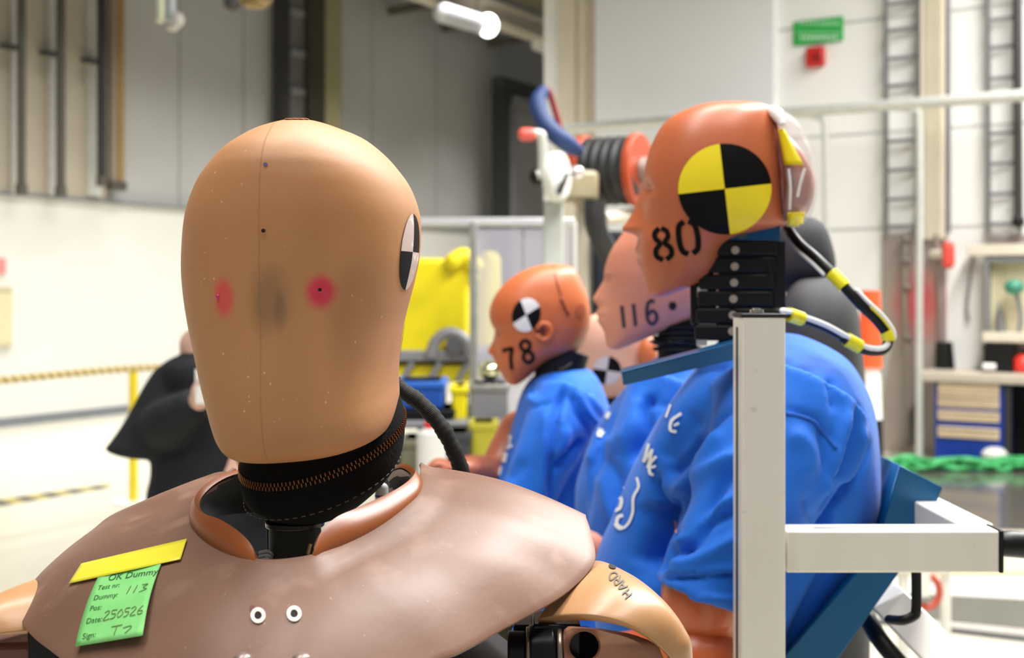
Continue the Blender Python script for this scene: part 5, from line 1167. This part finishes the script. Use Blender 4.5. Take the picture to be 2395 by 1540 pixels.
# ---- dummy 78
v78 = vinyl('child_orange_vinyl', (208, 116, 70), (196, 102, 58), .42)
d78 = thing('crash_test_dummy', P(1290, 1540, 2.25), 'small orange child dummy numbered 78 with black and white target, in blue shirt', 'crash test dummy', 'crash test dummies')
p78 = Prof(1260, 2.25)
rows78 = [(619, 1285, 1305, .004), (621, 1262, 1326, .022), (628, 1240, 1340, .036), (640, 1212, 1350, .050), (660, 1184, 1360, .062), (685, 1162, 1371, .070), (710, 1149, 1378, .075), (736, 1144, 1381, .076), (760, 1150, 1379, .075), (775, 1158, 1375, .073), (795, 1160, 1368, .070), (815, 1160, 1356, .066), (828, 1160, 1330, .061), (842, 1161, 1290, .056), (858, 1164, 1262, .050), (875, 1173, 1245, .042), (890, 1182, 1226, .032), (898, 1190, 1214, .020), (901, 1198, 1206, .004)]
mid78 = [(770, 0), (785, 4), (800, 8), (815, 16), (823, 20), (829, 15), (833, 9), (840, 7), (846, 3), (852, 5), (860, 2), (872, 0)]
mb = MB(); mb.loft(p78.rings(rows78, mid78, [(780, .01), (823, .015), (850, .018)], k=7, n=80, pf=2.4, eyes=(776, .028, 10, .013, 7))); h78 = mb.build('head', v78.m, d78, smooth=60); t78 = bvh([h78])
mb = MB(); c = hit(t78, 1268, 776, 0); L_ = p78.L; A_ = p78.A
mb.tube([c-L_*.002+A_*.004*-1+(A_*-1*math.cos(a)*.013+UP*math.sin(a)*.015) for a in [math.radians(x) for x in range(-150, 160, 20)]], .0045, 10, round_=True, sub=2); e_ = mb.build('ear', v78.m, d78)
mb = MB(); disc(mb, t78, 1264, 775, 13, 11, 20); mb.build('ear_hole', mat('hole_red_brown', (104, 44, 26), .7), d78, recalc=False)
mb = MB(); disc(mb, t78, 1357, 728, 12, 16, 10); mb.build('rear_recess', mat('recess_brown', (168, 84, 48), .6), d78, recalc=False)
mb = MB(); 
for k, mi in ((0, 0), (1, 1), (2, 0), (3, 1)): disc(mb, t78, 1231, 737, 33, 40, 18, -135+90*k, -45+90*k, mi=mi)
mb.build('target_sticker', [mat('sticker_white', (236, 236, 238), .5), m_black_ink], d78, recalc=False)
mb = MB(); q = [x for x in (hit(t78, *s_, .0004) for s_ in [(1293, 622), (1300, 650), (1312, 690), (1326, 725)]) if x]; mb.tube(q, .0016, 8, sub=5)
q = [x for x in (hit(t78, *s_, .0004) for s_ in [(1313, 700), (1320, 716), (1328, 732)]) if x]; mb.tube(q, .004, 8, sub=4, round_=True); mb.build('scalp_seam', mat('seam_rust', (142, 66, 36), .6), h78)
mb = MB(); glyph(mb, t78, 1193, 840, 17, 27, -14, SEVEN, 8.5); glyph(mb, t78, 1232, 822, 17, 29, -14, EIGHT2, 8.5); mb.build('number', m_black_ink, h78, recalc=False)
mb = MB(); mb.tube([p78.p(1325, 815), p78.p(1312, 850), p78.p(1310, 890)], [.046, .048, .05], 24); mb.build('neck', m_blackrub, d78)
mb = MB(); mb.tube([p78.p(1285, 852, -.02), p78.p(1310, 866, -.046), p78.p(1345, 842, -.03)], .009, 12, sub=6, round_=True); mb.build('neck_ring', m_blackmet, d78)
ps7 = Prof(1300, 2.26)
mb = MB(); mb.loft(ps7.rings([(860, 1285, 1365, .05), (876, 1255, 1392, .09), (910, 1226, 1412, .12), (960, 1208, 1428, .13), (1000, 1195, 1436, .13), (1080, 1172, 1440, .13), (1140, 1150, 1445, .13), (1250, 1130, 1445, .13), (1500, 1140, 1450, .13)], n=48, k=4, p=2.3))
mb.tube([P(1335, 935, 2.16), P(1290, 1030, 2.12), P(1250, 1120, 2.11), P(1232, 1172, 2.105)], [.07, .06, .052, .05], 24, sub=5)
for pts in ([(1240, 930, 2.14), (1270, 960, 2.1), (1310, 1010, 2.08)], [(1300, 920, 2.12), (1310, 980, 2.075), (1300, 1060, 2.06)], [(1380, 930, 2.12), (1360, 1000, 2.1), (1340, 1080, 2.1)]): mb.tube([P(*q) for q in pts], .011, 10, sub=5, round_=True)
s78 = mb.build('shirt', m_shirt, d78, mods=REM(.006, 7)); sculpt(s78, [([(1319, 910), (1298, 976), (1291, 1060), (1288, 1180)], 9, -.016), ([(1280, 960), (1272, 1060), (1268, 1170)], 12, .007), ([(1375, 1022), (1336, 1058), (1300, 1100)], 10, -.015), ([(1254, 897), (1236, 922)], 7, -.008), ([(1335, 922), (1353, 968), (1395, 1016)], 10, -.008), ([(1352, 915), (1376, 965), (1400, 1000)], 9, .006), ([(1228, 1082), (1188, 1124)], 14, -.007), ([(1236, 952), (1288, 946)], 5, -.004), ([(1330, 1000), (1318, 1060)], 10, .006)], amp=.005, sc=8, seed=9); t78s = bvh([s78])
mb = MB()
for st, wd in (([(1196, 1020), (1190, 1040)], 9), ([(1185, 1060), (1180, 1082)], 9), ([(1172, 1092), (1168, 1112)], 8), ([(1200, 1042), (1186, 1050)], 7), ([(1164, 1112), (1160, 1124)], 7)): stroke(mb, t78s, st, wd, lift=.002)
mb.build('shirt_print', m_prt, s78, recalc=False)
m_arm = vinyl('brown_arm', (176, 104, 76), (160, 88, 62), .4).m
mb = MB(); mb.tube([P(1215, 1010, 2.33), P(1180, 1070, 2.31), P(1160, 1115, 2.28)], [.042, .038, .034], 20, sub=5, round_=True); mb.tube([P(1160, 1118, 2.28), P(1130, 1105, 2.22), P(1096, 1098, 2.16)], [.034, .032, .026], 20, sub=5, round_=True); mb.build('far_arm', m_arm, d78, mods=REM(.006, 3))
mb = MB(); hd = P(1082, 1096, 2.13); mb.ell(hd, (.034, .03, .02))
for k in range(4): b = hd+Vector((-.024, -.02+.013*k, .004)); mb.tube([b, b+Vector((-.022, -.006, .006)), b+Vector((-.036, -.008, -.006)), b+Vector((-.036, -.004, -.02))], [.0075, .007, .0065, .006], 8, sub=3, round_=True)
mb.tube([hd+Vector((.0, -.028, 0)), hd+Vector((-.015, -.04, .006)), hd+Vector((-.032, -.04, .004))], [.009, .0075, .0065], 8, sub=3, round_=True); mb.build('hand', m_arm, d78, smooth=60)
# ---- pale dummy behind
v9 = vinyl('pale_vinyl', (226, 178, 154), (216, 164, 140), .5)
d9 = thing('crash_test_dummy', P(1450, 1300, 2.75), 'pale dummy mostly hidden behind the numbers 78 and 116, round target showing', 'crash test dummy', 'crash test dummies')
p9 = Prof(1440, 2.75)
mb = MB(); mb.loft(p9.rings([(730, 1420, 1460, .005), (735, 1392, 1490, .04), (752, 1366, 1512, .065), (790, 1350, 1528, .08), (830, 1346, 1530, .08), (870, 1352, 1524, .076), (905, 1366, 1500, .066), (925, 1380, 1480, .05), (932, 1400, 1450, .01)], n=64, k=6)); h9 = mb.build('head', v9.m, d9, smooth=60); t9 = bvh([h9])
mb = MB()
for k, mi in ((0, 1), (1, 0), (2, 1), (3, 0)): disc(mb, t9, 1420, 867, 33, 33, 8, -90+90*k, 90*k, mi=mi)
mb.build('target_sticker', [mat('sticker_grey', (206, 200, 206), .5), m_black_ink], d9, recalc=False)
mb = MB(); mb.ell(P(1515, 830, 2.66), (.022, .03, .045)); mb.build('ear', v78.m, d9)
mb = MB(); mb.cyl(p9.p(1440, 915), p9.p(1440, 990), .05, n=24); mb.build('neck', m_blackrub, d9)
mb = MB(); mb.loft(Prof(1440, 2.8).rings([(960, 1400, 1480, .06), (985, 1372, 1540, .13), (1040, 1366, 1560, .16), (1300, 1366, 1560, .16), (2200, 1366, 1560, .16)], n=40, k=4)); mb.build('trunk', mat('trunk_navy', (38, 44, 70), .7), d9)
# ---------------------------------------------------------------- car seat behind dummy 80
m_seat = mat('charcoal_fabric', (62, 62, 64), .85, var=.12, bump=.3, bs=300); m_seat2 = mat('black_fabric_seat', (40, 40, 43), .85, var=.12, bump=.3, bs=300)
t = thing('car_seat', P(1900, 1540, 2.1), 'charcoal car seat with headrest behind dummy 80', 'car seat')
pz = Prof(1860, 2.08)
mb = MB(); mb.loft(pz.rings([(508, 1850, 1885, .01), (512, 1830, 1905, .05), (530, 1815, 1928, .085), (560, 1805, 1942, .105), (610, 1796, 1954, .115), (650, 1796, 1950, .11), (675, 1805, 1935, .08), (685, 1830, 1900, .02)], n=48, k=5, p=2.8)); mb.build('headrest', m_seat2, t, smooth=60)
mb = MB(); mb.loft(pz.rings([(643, 1880, 1925, .02), (650, 1862, 1958, .1), (670, 1845, 1982, .16), (710, 1832, 1999, .2), (780, 1824, 2010, .22), (900, 1818, 2020, .23), (1050, 1800, 2026, .24), (1300, 1790, 2030, .24), (1600, 1790, 2030, .24)], n=56, k=5, p=3)); mb.build('backrest', m_seat, t, smooth=60)
mb = MB()
for u in (-.04, .04): mb.cyl(pz.p(1878, 675, u), pz.p(1890, 640, u), .007, n=12)
mb.build('headrest_post', m_blackmet, t)
# ---------------------------------------------------------------- blue steel seat of dummy 80
t = thing('sled_seat', P(2000, 1540, 1.5), 'blue steel seat shell holding dummy 80, with a blue bar across the neck', 'seat')
q = [(1456, 868), (1740, 792), (1740, 836), (1460, 902)]
mb = MB(); mb.prism([P(1454, 868, 1.22), P(1760, 790, 1.22), P(1760, 832, 1.225), P(1459, 902, 1.225)], (0, .012, 0)); mb.prism([P(1454, 868, 1.22), P(1760, 790, 1.22), P(1756, 784, 1.26), P(1452, 862, 1.26)], (0, 0, -.003)); mb.build('cross_bar', m_bsteel, t, mods=[BEV(.001)])
F_ = [(2106, 1090), (2205, 1141), (2186, 1190), (2100, 1345), (1962, 1540), (1860, 1700), (1720, 1700), (1832, 1540), (2000, 1345), (2066, 1228)]
mb = MB(); mb.prism([P(x, y, 1.27) for x, y in F_], (0, .004, 0)); mb.build('side_flange', mat('blue_steel_side', (10, 84, 130), .34, .3, var=.08, vs=5), t, mods=[BEV(.001)])
# back plate folds away behind the shirt
G = [(2106, 1090), (2066, 1228), (2000, 1345), (1832, 1540), (1720, 1700)]; K = [(2050, 1062), (2010, 1200), (1940, 1330), (1770, 1520), (1660, 1690)]
mb = MB(); mb.loft([[P(x, y, 1.272) for x, y in G], [P(x, y, 1.64) for x, y in K]], closed=False); mb.build('back_plate', m_bsteel, t, mods=[SOL(.004)])
# ---------------------------------------------------------------- aluminium frame
al = NT('anodised_aluminium'); al.color(al.mix(al.rng(al.noise(18, 4, stretch=(1, 1, .15)), .3, .7), lin((234, 229, 221)), lin((224, 218, 209)))); al.b.inputs['Metallic'].default_value = .2; al.b.inputs['Roughness'].default_value = .42; al.b.inputs['Specular IOR Level'].default_value = .4
al.color(al.mix(al.rng(al.noise(60, 4), .68, .74, 0, .3), al.b.inputs['Base Color'].links[0].from_socket, lin((150, 144, 136))))
PYF = 1.10
t = thing('aluminium_frame', Vector((P(1783, 1540, PYF).x, PYF+.02, 0)), 'grey aluminium profile frame with upright post and side bar beside dummy 80', 'frame')
a = P(1735, 742, PYF); b = P(1838, 742, PYF); wd = b.x-a.x
def slotbar(o, ax, ay, az, nm, par=t):
    mb = MB(); mb.obox(o, ax, ay, az); return mb.build(nm, al.m, par, mods=[BEV(.0022, 3)])
post = slotbar(Vector((a.x, PYF, 0)), (wd, 0, 0), (0, .045, 0), (0, 0, a.z), 'post')
mb = MB(); mb.obox(Vector((a.x-.0005, PYF+.018, .1)), (.004, 0, 0), (0, .009, 0), (0, 0, a.z-.11)); mb.build('slot', m_darksteel, post)
mb = MB(); mb.obox(Vector((a.x-.0005, PYF-.0005, a.z)), (wd+.001, 0, 0), (0, .046, 0), (0, 0, .003)); mb.build('end_cap', m_black, post, mods=[BEV(.001)])
mb = MB(); c = Vector((a.x+wd*.45, PYF+.022, a.z+.003)); mb.cyl(c, c+UP*.0035, .0065, n=24); mb.cyl(c+UP*.0035, c+UP*.005, .004, n=6); mb.build('cap_bolt', mat('bolt_zinc', (184, 180, 172), .25, .8), post)
BY_ = 1.112; a = P(1839, 1243, BY_); b = P(2338, 1341, BY_)
bar = slotbar(Vector((a.x, BY_, b.z)), (b.x-a.x, 0, 0), (0, .034, 0), (0, 0, a.z-b.z), 'side_bar')
mb = MB(); mb.obox(Vector((a.x+.03, BY_+.011, a.z-.0015)), (b.x-a.x-.05, 0, 0), (0, .007, 0), (0, 0, .002)); mb.build('slot', mat('slot_shadow', (150, 150, 148), .5, .3), bar)
mb = MB(); mb.obox(Vector((b.x, BY_-.0005, b.z-.0005)), (.0042, 0, 0), (0, .035, 0), (0, 0, a.z-b.z+.001)); mb.build('end_cap', m_black, bar, mods=[BEV(.0015, 3)])
c = P(2232, 1235, BY_+.034); d = P(2325, 1235, BY_+.034); yb = 1.30
slotbar(Vector((c.x+.004, BY_+.034, b.z)), (d.x-c.x-.004, 0, 0), (0, yb-BY_-.034, 0), (0, 0, a.z-b.z), 'cross_bar')
mb = MB(); k0 = Vector((b.x+.0042, BY_+.012, (a.z+b.z)/2+.004)); mb.tube([k0, k0+Vector((.012, 0, .001)), k0+Vector((.05, 0, -.003)), k0+Vector((.07, 0, -.004))], [.011, .0125, .0115, .011], 20, sub=4); mb.build('clamp_knob', m_black, t)
mb = MB(); mb.tube([P(2143, 1340, BY_+.02), P(2143, 1425, BY_+.02), P(2136, 1442, BY_+.02), P(2110, 1452, BY_+.02), P(2080, 1450, BY_+.05)], .0048, 14, sub=6, round_=True); mb.build('handle', m_black, t)
o = P(2042, 1424, 1.30); o2 = P(2210, 1600, 1.22); dv = o2-o; mb = MB(); mb.obox(o, dv, (0, .04, 0), Vector((.035, 0, .020))); mb.build('brace', al.m, t, mods=[BEV(.002)])
mb = MB(); mb.tube([P(2030, 1450, 1.33), P(2060, 1500, 1.3), P(2110, 1560, 1.28)], .01, 14, sub=5, round_=True); mb.build('brace_clamp', m_black, t)
